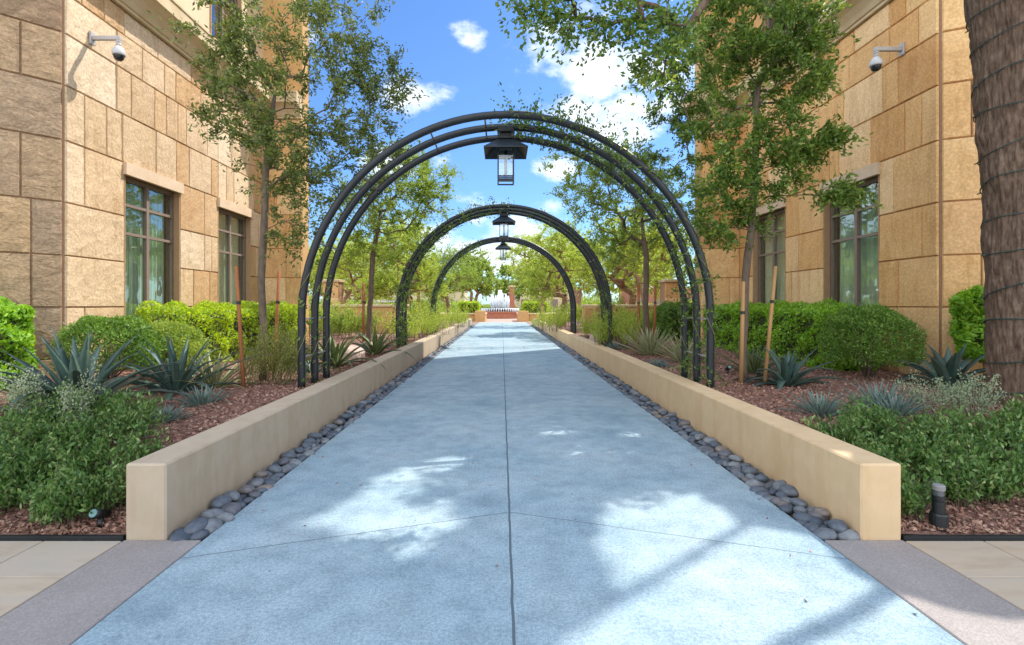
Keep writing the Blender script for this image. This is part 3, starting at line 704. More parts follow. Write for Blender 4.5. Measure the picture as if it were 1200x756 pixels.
c = make_cam(-1); c.location = (-6.46, 8.06, 5.69); tag(c, 'white dome security camera on a grey arm casting a shadow on the sunlit left building', 'security camera', 'dome cameras on the buildings')
c2 = copy_tree(c); p = at(1062, 58, 8.25); c2.location = (6.46, 8.25, p.z); c2.rotation_euler = (0, 0, PI); tag(c2, 'white dome security camera on a short arm on the shaded right building', 'security camera', 'dome cameras on the buildings')

# ---------------------------------------------------------------- plants
def tree(name, label, trunkpts, r0, blobs, ntargets, leafn, leaf, lmat, bark, seed, group=None, spray=.16, cat='tree', rtip=.0045, twig=.6, reach=.28, sides=6, trunk_name='trunk', limb=1.0, droop=1.2):
    """blobs: (centre, radii, weight). Targets inside blobs are joined to the nearest grown node, so limbs fork like a real tree's."""
    g_ = np.random.default_rng(seed); base = Vector(trunkpts[0])
    T = empty(name, base, label, cat, group)
    nodes = []; par = []
    for i in range(len(trunkpts)-1):
        a, b = np.array(trunkpts[i], float), np.array(trunkpts[i+1], float); k = max(1, int(np.linalg.norm(b-a)/.25))
        for j in range(k):
            nodes.append(a+(b-a)*j/k+g_.normal(0, .006, 3)*(len(nodes) > 1)); par.append(len(nodes)-2)
    nodes.append(np.array(trunkpts[-1], float)); par.append(len(nodes)-2)
    ntr = len(nodes); top = nodes[-1]
    W = np.array([b[2] for b in blobs], float); W /= W.sum(); ch = g_.choice(len(blobs), ntargets, p=W)
    T_ = []
    for c_ in ch:
        cen, rad, _ = blobs[c_]; d = unit(1, g_)[0]*(g_.uniform(0, 1)**(1/2.2)); T_.append(np.array(cen)+d*np.array(rad))
    T_.sort(key=lambda p: np.linalg.norm(p-top))
    start = max(1, int(ntr*.45)); tips = []
    for tg in T_:
        A = np.array(nodes[start:]); dist = np.linalg.norm(A-tg, axis=1)+np.maximum(0, A[:, 2]-tg[2]+.05)*droop
        i = int(dist.argmin())+start; p0 = nodes[i]; L_ = np.linalg.norm(tg-p0); k = max(2, int(L_/reach)); prev = i
        mid = (p0+tg)/2+np.array([0, 0, .10*L_])+g_.normal(0, .07*L_, 3)
        seg = []
        for j in range(1, k+1):
            s_ = j/k; q = (1-s_)**2*p0+2*s_*(1-s_)*mid+s_*s_*tg+(g_.normal(0, .012, 3) if j < k else 0)
            nodes.append(q); par.append(prev); prev = len(nodes)-1; seg.append(q)
        tips.append((p0 if len(seg) < 2 else seg[-2], tg, prev))
    n = len(nodes); cnt = np.zeros(n); 
    for _, _, e in tips: cnt[e] += 1
    for i in range(n-1, 0, -1):
        if par[i] >= 0: cnt[par[i]] += cnt[i]
    rad = rtip*np.maximum(cnt, 1)**.5
    sc = r0/rad[0]; 
    rad = rtip+(rad-rad.min())*(r0-rtip)/(rad[0]-rad.min()+1e-9)
    tp = np.arange(ntr)/ntr; rad[:ntr] = np.maximum(rad[:ntr], r0*(1-.55*tp)); 
    rad[ntr:] = np.maximum(rtip, rad[ntr:]*limb)
    b = MB()
    b.tube([nodes[i] for i in range(ntr)], [rad[i]*(1.25 if i == 0 else 1) for i in range(ntr)], max(8, sides), jit=.03)
    for i in range(ntr, n):
        pr = par[i]; r1 = min(rad[pr], rad[i]*1.35) if pr < ntr else rad[pr]
        b.tube([nodes[pr], nodes[i]], [r1, rad[i]], sides if rad[i] > .01 else 4, caps=False)
    b.build(trunk_name, bark, T, smooth=True)
    # leaf sprays
    cen = []; dr = []
    for p0, p1, _ in tips:
        m = max(4, int(leafn*g_.uniform(.5, 1.5))); ax = p1-p0; ax = ax/(np.linalg.norm(ax)+1e-6)
        # several little twigs per tip
        nt_ = 5; tw = unit(nt_, g_)*.9+ax; tw[:, 2] -= .05; tw /= np.linalg.norm(tw, axis=1, keepdims=True); ln = twig*g_.uniform(.25, .7, nt_)
        wh = g_.integers(0, nt_, m); s_ = g_.uniform(-.2, 1, m)**1
        pos = p1+tw[wh]*(ln[wh]*s_)[:, None]+g_.normal(0, 1, (m, 3))*spray*.22
        pos[:, 2] -= (s_**2)*ln[wh]*.12
        cen.append(pos); dr.append(tw[wh]+unit(m, g_)*.9)
    cen = np.concatenate(cen); dr = np.concatenate(dr)
    quads_obj('crown', leaves(cen, dr, leaf[0], leaf[1], g_), lmat, T)
    return T
def P(px, py, Z): q = at(px, py, Z); return (q.x, q.y, q.z)
def B(px, py, Z, rx, rz, w, ry=None):
    """crown blob from picture position, with radii in pixels at that depth"""
    k = Z/600; return (P(px, py, Z), (rx*k, (ry if ry else rx*k), rz*k), w)
# near left tree
tree('shade_tree', 'slim young tree between two rusty stakes by the left building', [(-3.40, 7.3, .35), (-3.40, 7.3, .9), P(307, 330, 7.3), P(309, 270, 7.3), P(312, 200, 7.35), P(322, 110, 7.4)], .052,
     [B(260, 60, 7.2, 45, 60, 1.2, .6), B(310, 140, 7.3, 60, 90, 2.2, .9), B(360, 200, 7.4, 55, 75, 1.8, .8), B(420, 100, 7.6, 55, 75, 2.2, .8), B(390, 20, 7.6, 60, 60, 1.6, .8), B(235, 125, 7.1, 35, 30, .5, .4), B(430, 190, 7.8, 40, 50, 1., .7), B(330, 60, 7.4, 60, 60, 1.2, .7), B(350, 275, 7.5, 40, 30, .35, .5)],
     330, 78, (.070, .027), M['lf_tree'], M['bark'], 5, 'young staked trees', twig=.55, limb=.6, spray=.15)
tree('shade_tree', 'leafy tree with dark green crown beside two tan stakes by the right building', [(3.42, 7.25, .35), (3.42, 7.25, .9), P(873, 330, 7.25), P(880, 270, 7.2), P(884, 200, 7.2), P(888, 100, 7.2)], .055,
     [B(875, 50, 7.0, 75, 65, 2.3, .55), B(885, 175, 7.0, 68, 60, 2.2, .55), B(815, 130, 9.2, 48, 62, 1.5, .4), B(930, 90, 7.1, 50, 55, 1.4, .6), B(848, 250, 7.2, 42, 42, .8, .5), B(960, 35, 6.9, 35, 30, .5, .3), B(975, 225, 6.6, 50, 10, .28, .15), B(960, 165, 6.8, 28, 14, .25, .2), B(785, 60, 9.2, 40, 48, 1.0, .4), B(760, 190, 9.4, 42, 38, .8, .4), B(855, 0, 7.2, 90, 30, 1.1, .4)],
     400, 84, (.074, .033), M['lf_oak'], M['bark'], 8, 'young staked trees', twig=.5, limb=.6, spray=.15)
tree('shade_tree', 'second tree on the left, staked near the farther arch', [(-3.55, 13.6, .35), (-3.5, 13.6, 1.4), P(437, 300, 13.6), P(446, 250, 13.6)], .07,
     [B(440, 250, 13.6, 55, 50, 2, 1.2), B(480, 235, 13.2, 45, 35, 1.5, .9), B(425, 300, 13.6, 40, 25, .8, .8), B(470, 200, 13.4, 45, 30, 1.3, .9), B(505, 215, 13.2, 30, 25, .7, .7)],
     220, 80, (.080, .034), M['lf_mid'], M['bark'], 12, 'young staked trees', twig=.7)
tree('shade_tree', 'second tree on the right, between two stakes behind the spiky yucca', [(4.05, 14.2, .35), (4.0, 14.2, 1.2), P(757, 300, 14.2), P(752, 260, 14.2)], .08,
     [B(745, 255, 14.2, 60, 45, 2, 1.3), B(700, 230, 13.8, 50, 35, 1.4, 1), B(790, 230, 14.2, 50, 50, 1.2, 1), B(720, 290, 14, 40, 25, .7, .8), B(740, 200, 14, 60, 30, 1.2, 1), B(690, 195, 13.5, 50, 20, .7, .6)],
     240, 85, (.080, .034), M['lf_mid'], M['bark'], 17, 'young staked trees', twig=.7)
# stakes
def stake(p0, p1, r, mat, label):
    T = empty('tree_stake', p0, label, 'stake', 'tree stakes')
    MB().tube([p0, tuple(.5*(a+b) for a, b in zip(p0, p1)), p1], [r, r*.97, r*.92], 10).build('pole', M[mat], T, smooth=True)
    q = [a+(b-a)*.72 for a, b in zip(p0, p1)]; MB().tube([(q[0], q[1], q[2]-.02), (q[0], q[1], q[2]+.02)], r*1.12, 10).build('tie', M['black'], T)
zb = .30
stake((at(286, 455, 6.7).x, 6.7, zb), P(277, 312, 6.7), .025, 'stake', 'rusty red stake left of the near left tree')
stake((at(321, 410, 8.0).x, 8.0, zb), P(327, 318, 8.0), .025, 'stake', 'rusty red stake behind the near left tree')
stake((at(868, 445, 7.0).x, 7.0, zb), P(871, 330, 7.0), .028, 'stake_t', 'orange brown stake touching the near right tree trunk')
stake((at(895, 447, 7.0).x, 7.0, zb), P(909, 312, 7.0), .025, 'stake_t', 'leaning tan stake right of the near right tree')
stake((at(426, 395, 13.2).x, 13.2, zb), P(426, 332, 13.2), .035, 'stake', 'stake left of the second left tree trunk')
stake((at(749, 390, 14).x, 14, zb), P(748, 334, 14), .035, 'stake', 'stake left of the second right tree trunk')
stake((at(767, 390, 14).x, 14, zb), P(768, 334, 14), .035, 'stake', 'stake right of the second right tree trunk')

# big old tree at the right edge
M['bigbark'] = surf('furrowed bark', [(.07,.045,.032), (.15,.10,.07), (.24,.17,.125)], scale=18, detail=9, rough=.95, bump=1, bscale=30, bdist=.03, stretch=(1, 1, .4))
BT = tree('old_tree', 'thick furrowed trunk wrapped in light wires at the right edge, its branches overhead', [(5.68, 5.6, .15), (5.67, 5.6, .6), (5.67, 5.6, 1.6), (5.66, 5.6, 2.9), (5.62, 5.6, 4.0), (5.62, 5.6, 5.3)], .28,
     [B(640, 5, 4.9, 45, 20, 1.2, .25), B(665, 42, 4.9, 20, 20, .35, .15), B(715, 10, 4.9, 50, 38, 1.5, .3), B(700, 78, 5.0, 14, 10, .10, .1), B(780, 30, 5.0, 50, 42, 1.3, .3), B(765, 75, 5.1, 28, 22, .5, .2), B(700, -60, 4.9, 90, 35, 1.0, .4), B(900, -60, 5.0, 90, 35, 1.0, .4), ((6.0, 4.2, 8.2), (1.6, 1.3, .9), 1.6), ((3.6, 5.4, 7.0), (1.2, .6, .4), 1.4), ((1.8, 5.4, 6.3), (1.0, .5, .3), 1.0)],
     190, 42, (.062, .033), M['lf_oak'], M['bigbark'], 31, twig=.5, reach=.3, rtip=.004, sides=8, limb=.20, droop=.15)
from mathutils import noise as NZ
def big_r(z, a):
    r = .325+.05*max(0, 1-(z-.15)/.5)+.10*max(0, (z-4.2)/1.0)**1.5
    r += .018*math.sin(2*a+z*.7)+.012*math.sin(3*a-z*1.3)
    for (kz, ka, kr, kh) in ((2.95, 3.4, .05, .20), (2.2, 2.5, .035, .15), (3.4, 2.9, .035, .14)):
        da = (a-ka+PI) % (2*PI)-PI; r += kr*math.exp(-(da/.45)**2-((z-kz)/kh)**2)
    return r
def big_c(z): return (float(np.interp(z, [.15, 2.9, 4.0, 5.2], [5.75, 5.70, 5.63, 5.62])), 5.6)
b_ = MB(); NA, NZ_ = 260, 420; vs = []
for jz in range(NZ_+1):
    z = .10+jz*5.3/NZ_; cx, cy = big_c(z)
    for ia in range(NA):
        a = 2*PI*ia/NA; r = big_r(z, a); p = Vector((math.cos(a)*5.2, math.sin(a)*5.2, z*1.7))
        w1 = NZ.noise(p*.6)*1.2; n1 = NZ.noise(Vector((p.x*1.6+w1, p.y*1.6, p.z*1.5))); n2 = NZ.noise(Vector((p.x*4+w1, p.y*4, p.z*5)))
        d = .034*(abs(n1)**.6)-.015+.014*n2
        vs.append((cx+(r+d)*math.cos(a), cy+(r+d)*math.sin(a), z))
b_.add(vs, [(q*NA+k, q*NA+(k+1) % NA, (q+1)*NA+(k+1) % NA, (q+1)*NA+k) for q in range(NZ_) for k in range(NA)])
b_.build('bark', M['bigbark'], BT, smooth=True)
g = MB(); pts = []
for i in range(700):
    a = i*.12; z = .32+i*.00735*1.0
    if z > 5.2: break
    zz = z+.05*math.sin(a*.5+1)+.03*math.sin(a*1.7); rr = big_r(zz, a % (2*PI))+.016; cx, cy = big_c(zz); pts.append((cx+rr*math.cos(a), cy+rr*math.sin(a), zz))
SL = empty('string_lights', (5.58, 5.6, .35), 'dark green wire of small lights spiralling up the thick trunk', 'string lights')
g.tube(pts, .0065, 5); M['wire'] = plain('green wire', (.02,.05,.045), .5); g.build('wire', M['wire'], SL)
g = MB()
for q in pts[::9]:
    d = Vector((q[0]-5.55, q[1]-5.6, 0)).normalized(); g.tube([Vector(q), Vector(q)+d*.035+Vector((0, 0, -.015))], [.009, .005], 5)
g.build('bulbs', M['wire'], SL)

# hedges and bushes
def hedge(name, label, a, b, mat, dens, leaf, seed, group=None, z0=.35, lump=.10, cat='hedge'):
    g_ = np.random.default_rng(seed); a = np.array(a, float); b = np.array(b, float); c_ = (a+b)/2; h = (b-a)/2
    A = 2*(h[0]*h[1]*4+2*h[1]*h[2]*2+2*h[0]*h[2]*2)*2/2; n = int(dens*A)
    # random points on box faces
    ar = np.array([h[1]*h[2], h[0]*h[2], h[0]*h[1]*.9]); pr = np.repeat(ar, 2)/ar.sum()/2; f = g_.choice(6, n, p=pr)
    q = g_.uniform(-1, 1, (n, 3)); nrm = np.zeros((n, 3)); ax = f//2; sg = np.where(f % 2, 1, -1); q[np.arange(n), ax] = sg; nrm[np.arange(n), ax] = sg
    # round the corners
    q2 = np.sign(q)*np.abs(q)**1.0; r = np.linalg.norm(np.maximum(np.abs(q)*h-(h-.18), 0), axis=1); k = np.maximum(0, r-.18)[:, None]
    pos = c_+q2*h; ex = np.maximum(np.abs(q)*h-(h-.18), 0); exn = ex/(np.linalg.norm(ex, axis=1, keepdims=True)+1e-6); pos -= np.sign(q)*exn*k
    lum = (np.sin(pos[:, 0]*5+pos[:, 1]*4.1+seed)+np.sin(pos[:, 1]*7.7+pos[:, 2]*9+seed*2)+np.sin(pos[:, 2]*13+pos[:, 0]*11))*lump/2
    pos += nrm*(lum-np.abs(g_.normal(0, .07, n)))[:, None]
    T = empty(name, (c_[0], c_[1], a[2]), label, cat, group)
    quads_obj('foliage', leaves(pos, nrm*.55+unit(n, g_)+np.array([0, 0, .35]), leaf[0], leaf[1], g_), mat, T)
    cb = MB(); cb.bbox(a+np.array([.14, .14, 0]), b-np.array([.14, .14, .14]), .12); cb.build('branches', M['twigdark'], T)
    return T
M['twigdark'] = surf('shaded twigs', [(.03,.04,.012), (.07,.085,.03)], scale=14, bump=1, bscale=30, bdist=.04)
hedge('hedge', 'yellow green clipped hedge in sun under the left building windows', (-6.3, 8.6, .3), (-5.35, 14.0, 1.46), M['lf_hedge_l'], 1100, (.062, .036), 1, 'hedges')
hedge('hedge', 'bright green hedge against the shaded splayed corner at the far left', (-8.2, 6.2, .3), (-6.25, 7.0, 1.52), M['lf_hedge'], 1500, (.085, .045), 2, 'hedges')
hedge('hedge', 'green hedge under the right building windows, behind the round bush', (5.35, 8.4, .3), (6.3, 13.8, 1.48), M['lf_hedge'], 1100, (.066, .038), 3, 'hedges')
hedge('hedge', 'dark hedge farther back on the right behind the yucca', (5.0, 15.5, .3), (7.2, 17, 1.5), M['lf_bush'], 700, (.08, .045), 4, 'hedges')
hedge('hedge', 'bit of bright green hedge peeking out left of the thick trunk', (6.25, 6.72, .75), (7.5, 7.2, 1.72), M['lf_hedge'], 1500, (.085, .045), 5, 'hedges')
def bush(name, label, c_, rad, n, mat, leaf, seed, group=None, core=True, shell=.16, cat='bush'):
    g_ = np.random.default_rng(seed); d = unit(n, g_); d[:, 2] = np.where(d[:, 2] < -.5, -d[:, 2], d[:, 2]); rad = np.array(rad, float)
    lum = 1+.07*np.sin(d[:, 0]*6+seed)*np.sin(d[:, 1]*5+seed*2)+.05*np.sin(d[:, 2]*11+d[:, 0]*7)
    r = lum-np.abs(g_.normal(0, shell, n)); out = g_.random(n) < .03; r[out] += g_.uniform(0, .12, out.sum())
    pos = np.array(c_)+d*rad*r[:, None]; pos = pos[pos[:, 2] > c_[2]-rad[2]*.8]; d = d[:len(pos)]
    T = empty(name, (c_[0], c_[1], max(.0, c_[2]-rad[2])), label, cat, group)
    quads_obj('foliage', leaves(pos, unit(len(pos), g_)+(pos-np.array(c_))/rad*.6+np.array([0, 0, .3]), leaf[0], leaf[1], g_), mat, T)
    st = MB()
    for k in range(16):
        dd = unit(1, g_)[0]; dd[2] = abs(dd[2]); b0 = np.array((c_[0], c_[1], c_[2]-rad[2]*.85)); e = np.array(c_)+dd*rad*.8; st.tube([b0+g_.normal(0, .04, 3)*[1, 1, 0], (b0+e)/2+g_.normal(0, .05, 3), e], [.012, .008, .004], 5)
    st.build('stems', M['twig'], T)
    return T
p = at(1018, 398, 7.6); bush('round_bush', 'dense round dark green bush by the right building corner', (p.x, p.y, .92), (.66, .62, .58), 13000, M['lf_bush'], (.05, .018), 1)
p = at(128, 395, 7.0); bush('leafy_bush', 'medium green bush behind the big left agave, at the building corner', (p.x, p.y, .86), (.72, .5, .50), 9000, M['lf_bush'], (.05, .022), 2)
p = at(195, 395, 7.6); bush('leafy_bush', 'olive green bush between the left agaves and the hedge', (p.x, p.y, .80), (.6, .4, .46), 6500, M['lf_mid'], (.05, .022), 3)

def agave(name, label, base, n, length, width, mat, seed, group=None, up=.55, curl=.5, thick=.012, cat='agave', k=9):
    r = random.Random(seed); g = MB(); bx, by, bz = base
    for i in range(n):
        f = i/n; az = i*2.39996+r.uniform(-.15, .15); el = math.radians(82-f*78*(1-up*.3)+r.uniform(-6, 6)); ln = length*(.72+.35*f if f < .6 else 1.0)*r.uniform(.85, 1.1)
        dirh = Vector((math.cos(az), math.sin(az), 0)); side = Vector((-math.sin(az), math.cos(az), 0)); pos = Vector((bx, by, bz))+dirh*(.02+.04*f); ang = el; step = ln/k; rows = []
        cv = curl*r.uniform(.4, 1.5)*(.4+f)
        for j in range(k+1):
            s_ = j/k; w_ = width*(.62+.9*s_-1.1*s_*s_ if s_ < .55 else (1-s_)/.45*.785)*.5; w_ = max(w_, .001)
            if j == 0: w_ = width*.33
            d = dirh*math.cos(ang)+Zu*math.sin(ang); nrm = side.cross(d)
            if nrm.dot(Zu) < 0 and abs(el) > 0: nrm = -nrm
            th = thick*(1-s_*.85)
            rows.append([pos+side*w_+nrm*w_*.35, pos-nrm*th*.2, pos-side*w_+nrm*w_*.35, pos-nrm*(th+.002)])
            pos = pos+d*step; ang -= cv/k*(1+s_*.8)
        vs = [tuple(q) for row in rows for q in row]; F = []
        for j in range(k):
            a = j*4
            for (x, y) in ((0, 1), (1, 2), (2, 3), (3, 0)): F.append((a+x, a+y, a+4+y, a+4+x))
        F += [(3, 2, 1, 0), (k*4, k*4+1, k*4+2, k*4+3)]
        g.add(vs, F)
    o = g.build(name, mat, loc=base, smooth=True); return tag(o, label, cat, group)
def gp(px, py, Z, dz=0):
    q = at(px, py, Z); return (q.x, q.y, float(bedz(q.x, q.y))-.03+dz)
G1 = 'large agaves'
agave('agave', 'largest blue green agave, left of the near left shrub', gp(92, 450, 5.2), 34, 1.15, .14, M['agave'], 1, G1, curl=.7)
agave('agave', 'dark agave with arching leaves left of the rusty stake', gp(207, 440, 6.5), 34, 1.1, .10, M['agave'], 2, G1, curl=.8)
agave('agave', 'striped pale agave just left of the rusty stake', gp(250, 435, 6.9), 46, .72, .05, M['yucca'], 3, G1, curl=.35)
agave('agave', 'dark green agave just right of the near arch left legs', gp(392, 420, 9.0), 26, .95, .11, M['agave_g'], 4, G1, curl=.8)
agave('agave', 'green agave below the second left tree', gp(440, 405, 11.3), 26, .95, .12, M['agave_g'], 5, G1, curl=.7)
agave('agave', 'blue green agave between the tan stake and the round bush', gp(922, 440, 7.0), 26, .80, .13, M['agave'], 6, G1, curl=.9)
agave('agave', 'dark agave with drooping leaves left of the thick trunk', gp(1112, 445, 6.7), 26, .92, .16, M['agave'], 7, G1, curl=1.1)
agave('agave', 'narrow leaved agave behind the trunk of the near right tree', gp(885, 425, 8.2), 34, .75, .05, M['agave_g'], 8, G1, curl=.3)
G2 = 'striped yuccas'
agave('yucca', 'big spiky cream striped yucca, left of the near arch right legs', gp(762, 400, 11.0), 80, .85, .055, M['yucca'], 9, G2, curl=.12, cat='yucca')
agave('yucca', 'smaller striped yucca seen beside the near arch right legs', gp(802, 410, 9.8), 60, .72, .05, M['yucca'], 10, G2, curl=.15, cat='yucca')
agave('yucca', 'thin leaved grassy yucca behind the near arch left legs', gp(340, 420, 8.6), 70, .85, .025, M['agave_g'], 11, G2, curl=.3, cat='yucca')
G3 = 'small blue agaves'
def small(px, Z, s, label, seed): agave('small_agave', label, gp(px, 0, Z), 46, .26*s, .035, M['agave_sm'], seed, G3, curl=.25, cat='agave', k=6)
small(238, 5.7, 1.25, 'small blue agave alone in the mulch in front of the big left agaves', 21)
small(962, 5.1, 1.35, 'small blue agave nearest the right low wall', 22)
small(1030, 5.2, 1.7, 'small blue agave behind the leafy shrub by the right low wall', 23)
small(1050, 4.9, 1.3, 'pale small agave half hidden in the right shrub', 24)
small(190, 4.9, 1.0, 'small blue agave at the right edge of the left shrub', 25)
small(365, 8.2, 1.3, 'small blue agave between the near arch left legs', 26)
small(770, 9.0, 1.0, 'small agave in front of the big striped yucca', 27)
small(720, 12.3, 1.2, 'small agave by the second arch right legs', 28)

def stems(name, label, centres, nst, hgt, spread, leafn, leaf, mat, seed, group=None, cat='shrub', lean=.0, stemmat='twig', first=.25):
    """shrub of arching stems with leaves along them"""
    g_ = np.random.default_rng(seed); c0 = np.array(centres[0][:3]); T = empty(name, tuple(c0), label, cat, group); sm = MB(); cen = []; dr = []
    for c_ in centres:
        c3 = np.array(c_[:3]); k_ = c_[3] if len(c_) > 3 else 1
        for i in range(int(nst*k_)):
            az = g_.uniform(0, 2*PI); el = g_.uniform(.3, 1.0); h_ = np.array([math.cos(az), math.sin(az), 0]); ln = hgt*g_.uniform(.6, 1.15)
            b0 = c3+h_*g_.uniform(0, spread*.5); tip = c3+h_*spread*g_.uniform(.1, 1)+np.array([lean*hgt, 0, ln*(1-.35*g_.random())])
            mid = (b0+tip)/2+np.array([0, 0, ln*.22])
            Q = [(1-s_)**2*b0+2*s_*(1-s_)*mid+s_*s_*tip for s_ in np.linspace(0, 1, 5)]
            if i % 2 == 0: sm.tube(Q, [.004, .0035, .003, .0025, .0015], 4, caps=False)
            m = int(leafn*g_.uniform(.6, 1.4)); s_ = g_.uniform(first, 1, m)[:, None]; pos = (1-s_)**2*b0+2*s_*(1-s_)*mid+s_*s_*tip+g_.normal(0, .022, (m, 3)); cen.append(pos)
            tan = (tip-b0)/np.linalg.norm(tip-b0); dr.append(tan*.7+unit(m, g_)*.8+np.array([0, 0, .2]))
    sm.build('stems', M[stemmat], T); cen = np.concatenate(cen); dr = np.concatenate(dr); quads_obj('foliage', leaves(cen, dr, leaf[0], leaf[1], g_), mat, T)
    return T
def cgrid(x0, x1, y0, y1, step, g_=random.Random(4)):
    out_ = []; x = x0
    while x <= x1:
        y = y0
        while y <= y1:
            X_, Y_ = x+g_.uniform(-.1, .1), y+g_.uniform(-.1, .1); out_.append((X_, Y_, float(bedz(X_, Y_))-.03, g_.uniform(.7, 1.2))); y += step
        x += step
    return out_
stems('leafy_shrub', 'broad leafy green shrub mounded beside the near end of the left low wall', cgrid(-5.0, -3.3, 3.5, 4.15, .32)+cgrid(-3.05, -2.65, 3.5, 4.0, .3)+[(-3.35, 4.45, .36, .8), (-3.7, 4.5, .36, 1), (-3.05, 4.25, .33, .6), (-4.1, 4.6, .36, 1)], 50, .40, .26, 40, (.044, .018), M['lf_ground'], 1, 'foreground shrubs')
stems('leafy_shrub', 'broad leafy green shrub behind the bollard light on the right', cgrid(2.85, 5.6, 3.6, 4.3, .34), 46, .36, .26, 40, (.046, .019), M['lf_ground'], 2, 'foreground shrubs')
q = gp(35, 500, 4.4); stems('silver_shrub', 'upright silvery sage shrub in front of the largest left agave', [(q[0], q[1], q[2], .6), (q[0]-.5, q[1]+.1, q[2], .6), (q[0]+.45, q[1]-.1, q[2], .3)], 44, .66, .22, 70, (.022, .011), M['lf_silver'], 3, 'silvery shrubs')
q = gp(1140, 480, 5.1); stems('silver_shrub', 'pale grey green shrub at the foot of the thick trunk', [(q[0], q[1], q[2], 1), (q[0]-.35, q[1]+.1, q[2], .6)], 36, .46, .30, 70, (.024, .012), M['lf_silver'], 4, 'silvery shrubs')
q = gp(318, 440, 7.2); stems('wispy_shrub', 'wispy yellow green shrub leaning at the foot of the near left tree', [q, (q[0]+.25, q[1]-.2, q[2]), (q[0]-.2, q[1]-.3, q[2])], 60, .85, .34, 34, (.032, .010), M['lf_wispy'], 5, 'wispy shrubs', lean=.25, stemmat='stem_g')
for (px, Z, h, s_, lb) in ((505, 17.5, 1.1, .7, 'bright feathery shrub left of the third arch'), (480, 14.8, 1.0, .6, 'bright feathery shrub beside the second arch left legs'), (652, 21, 1.0, .7, 'bright feathery shrub inside the third arch right leg'), (535, 24, 1.0, .7, 'small bright shrub near the far end of the left low wall'), (715, 15.5, .9, .5, 'green shrub by the second arch right legs'), (737, 12.2, 1.0, .45, 'open leafy shrub left of the big striped yucca')):
    q = gp(px, 0, Z); stems('feathery_shrub', lb, [q, (q[0]-.5, q[1]+.6, q[2]), (q[0]+.2, q[1]+1.2, q[2])], 50, h, s_, 34, (.07, .016), M['lf_yel'], 60+px, 'feathery shrubs')

for (x_, y_, h, s_, mt, lb) in ((-4.9, 16.5, 1.0, .6, 'lf_mid', 'loose green shrub in front of the left garden wall'), (-6.2, 17.8, 1.3, .7, 'lf_yel', 'tall yellow green shrub at the left garden wall by the building end'), (4.9, 18.4, 1.1, .6, 'lf_yel', 'yellow green shrub in front of the right garden wall'), (-3.6, 22.5, 1.3, .7, 'lf_yel', 'bright shrub beyond the end of the left garden wall'), (3.4, 25.5, 1.2, .7, 'lf_yel', 'bright shrub past the right garden wall pier')):
    stems('garden_shrub', lb, [(x_, y_, .38), (x_+.5, y_+.4, .38), (x_-.5, y_+.2, .38)], 50, h, s_, 34, (.08, .03), M[mt], int(y_*10), 'garden shrubs')

# vines on the arches
def vine(label, Y, segs, seed, name='climbing_vine'):
    """segs: (ang0,ang1,density) degrees from left leg (0) over the top (90) to right leg (180); negative/over values run down the legs"""
    g_ = np.random.default_rng(seed); spring = AT-AR; T = None; cen = []; dr = []; vm = MB()
    def pt(deg, k):
        if deg < 0: return np.array([AC-AR, Y+.465*k, spring+deg*.045])
        if deg > 180: return np.array([AC+AR, Y+.465*k, spring-(deg-180)*.045])
        a = math.radians(deg); return np.array([AC-AR*math.cos(a), Y+.465*k, spring+AR*math.sin(a)])
    for (d0, d1, dens, lift) in segs:
        for k in range(3):
            dd = dens*(1 if k > 0 else .6); n = int(abs(d1-d0)*dd); ph = g_.uniform(0, 6)
            path = [tuple(pt(a, k)+np.array([.06*math.cos(a*.35+ph), .06*math.sin(a*.35+ph), .03])) for a in np.arange(d0, d1, 3.)]
            if len(path) > 1: vm.tube(path, .006, 4, caps=False)
            # clumpy sprigs
            ns = max(2, n//9)
            for s_ in range(ns):
                a = g_.uniform(d0, d1); p0 = pt(a, k+g_.uniform(-.35, .35)); dirn = unit(1, g_)[0]*np.array([1, .8, .7])+np.array([0, 0, .45*lift]); ln = g_.uniform(.06, .34)*(1+lift*.6)
                m = g_.integers(5, 13); t_ = g_.uniform(0, 1, m)[:, None]; cen.append(p0+dirn*ln*t_+g_.normal(0, .022, (m, 3))); dr.append(dirn+unit(m, g_))
    base = pt(segs[0][0], 0); T = empty(name, (AC+(-AR if segs[0][0] < 60 else AR), Y, .3), label, 'vine', 'vines on the arches')
    vm.build('vine_stem', M['stem_g'], T); quads_obj('foliage', leaves(np.concatenate(cen), np.concatenate(dr), .056, .028, g_), M['lf_vine'], T)
vine('leafy vine climbing the right side of the nearest arch to its top', ARY[0], [(91, 130, 34, 1), (128, 160, 10, .3), (158, 204, 13, .2)], 1)
vine('thin sparse vine on the left legs of the nearest arch', ARY[0], [(-22, 20, 4, 0)], 2)
vine('dense vine covering the left side of the second arch', ARY[1], [(-25, 60, 22, .4), (60, 92, 18, .5)], 3)
vine('vine on the right legs of the second arch', ARY[1], [(172, 204, 24, .2), (100, 172, 3, .2)], 4)
vine('vine patches on the left side of the farthest arch', ARY[2], [(-20, 70, 26, .4)], 5)

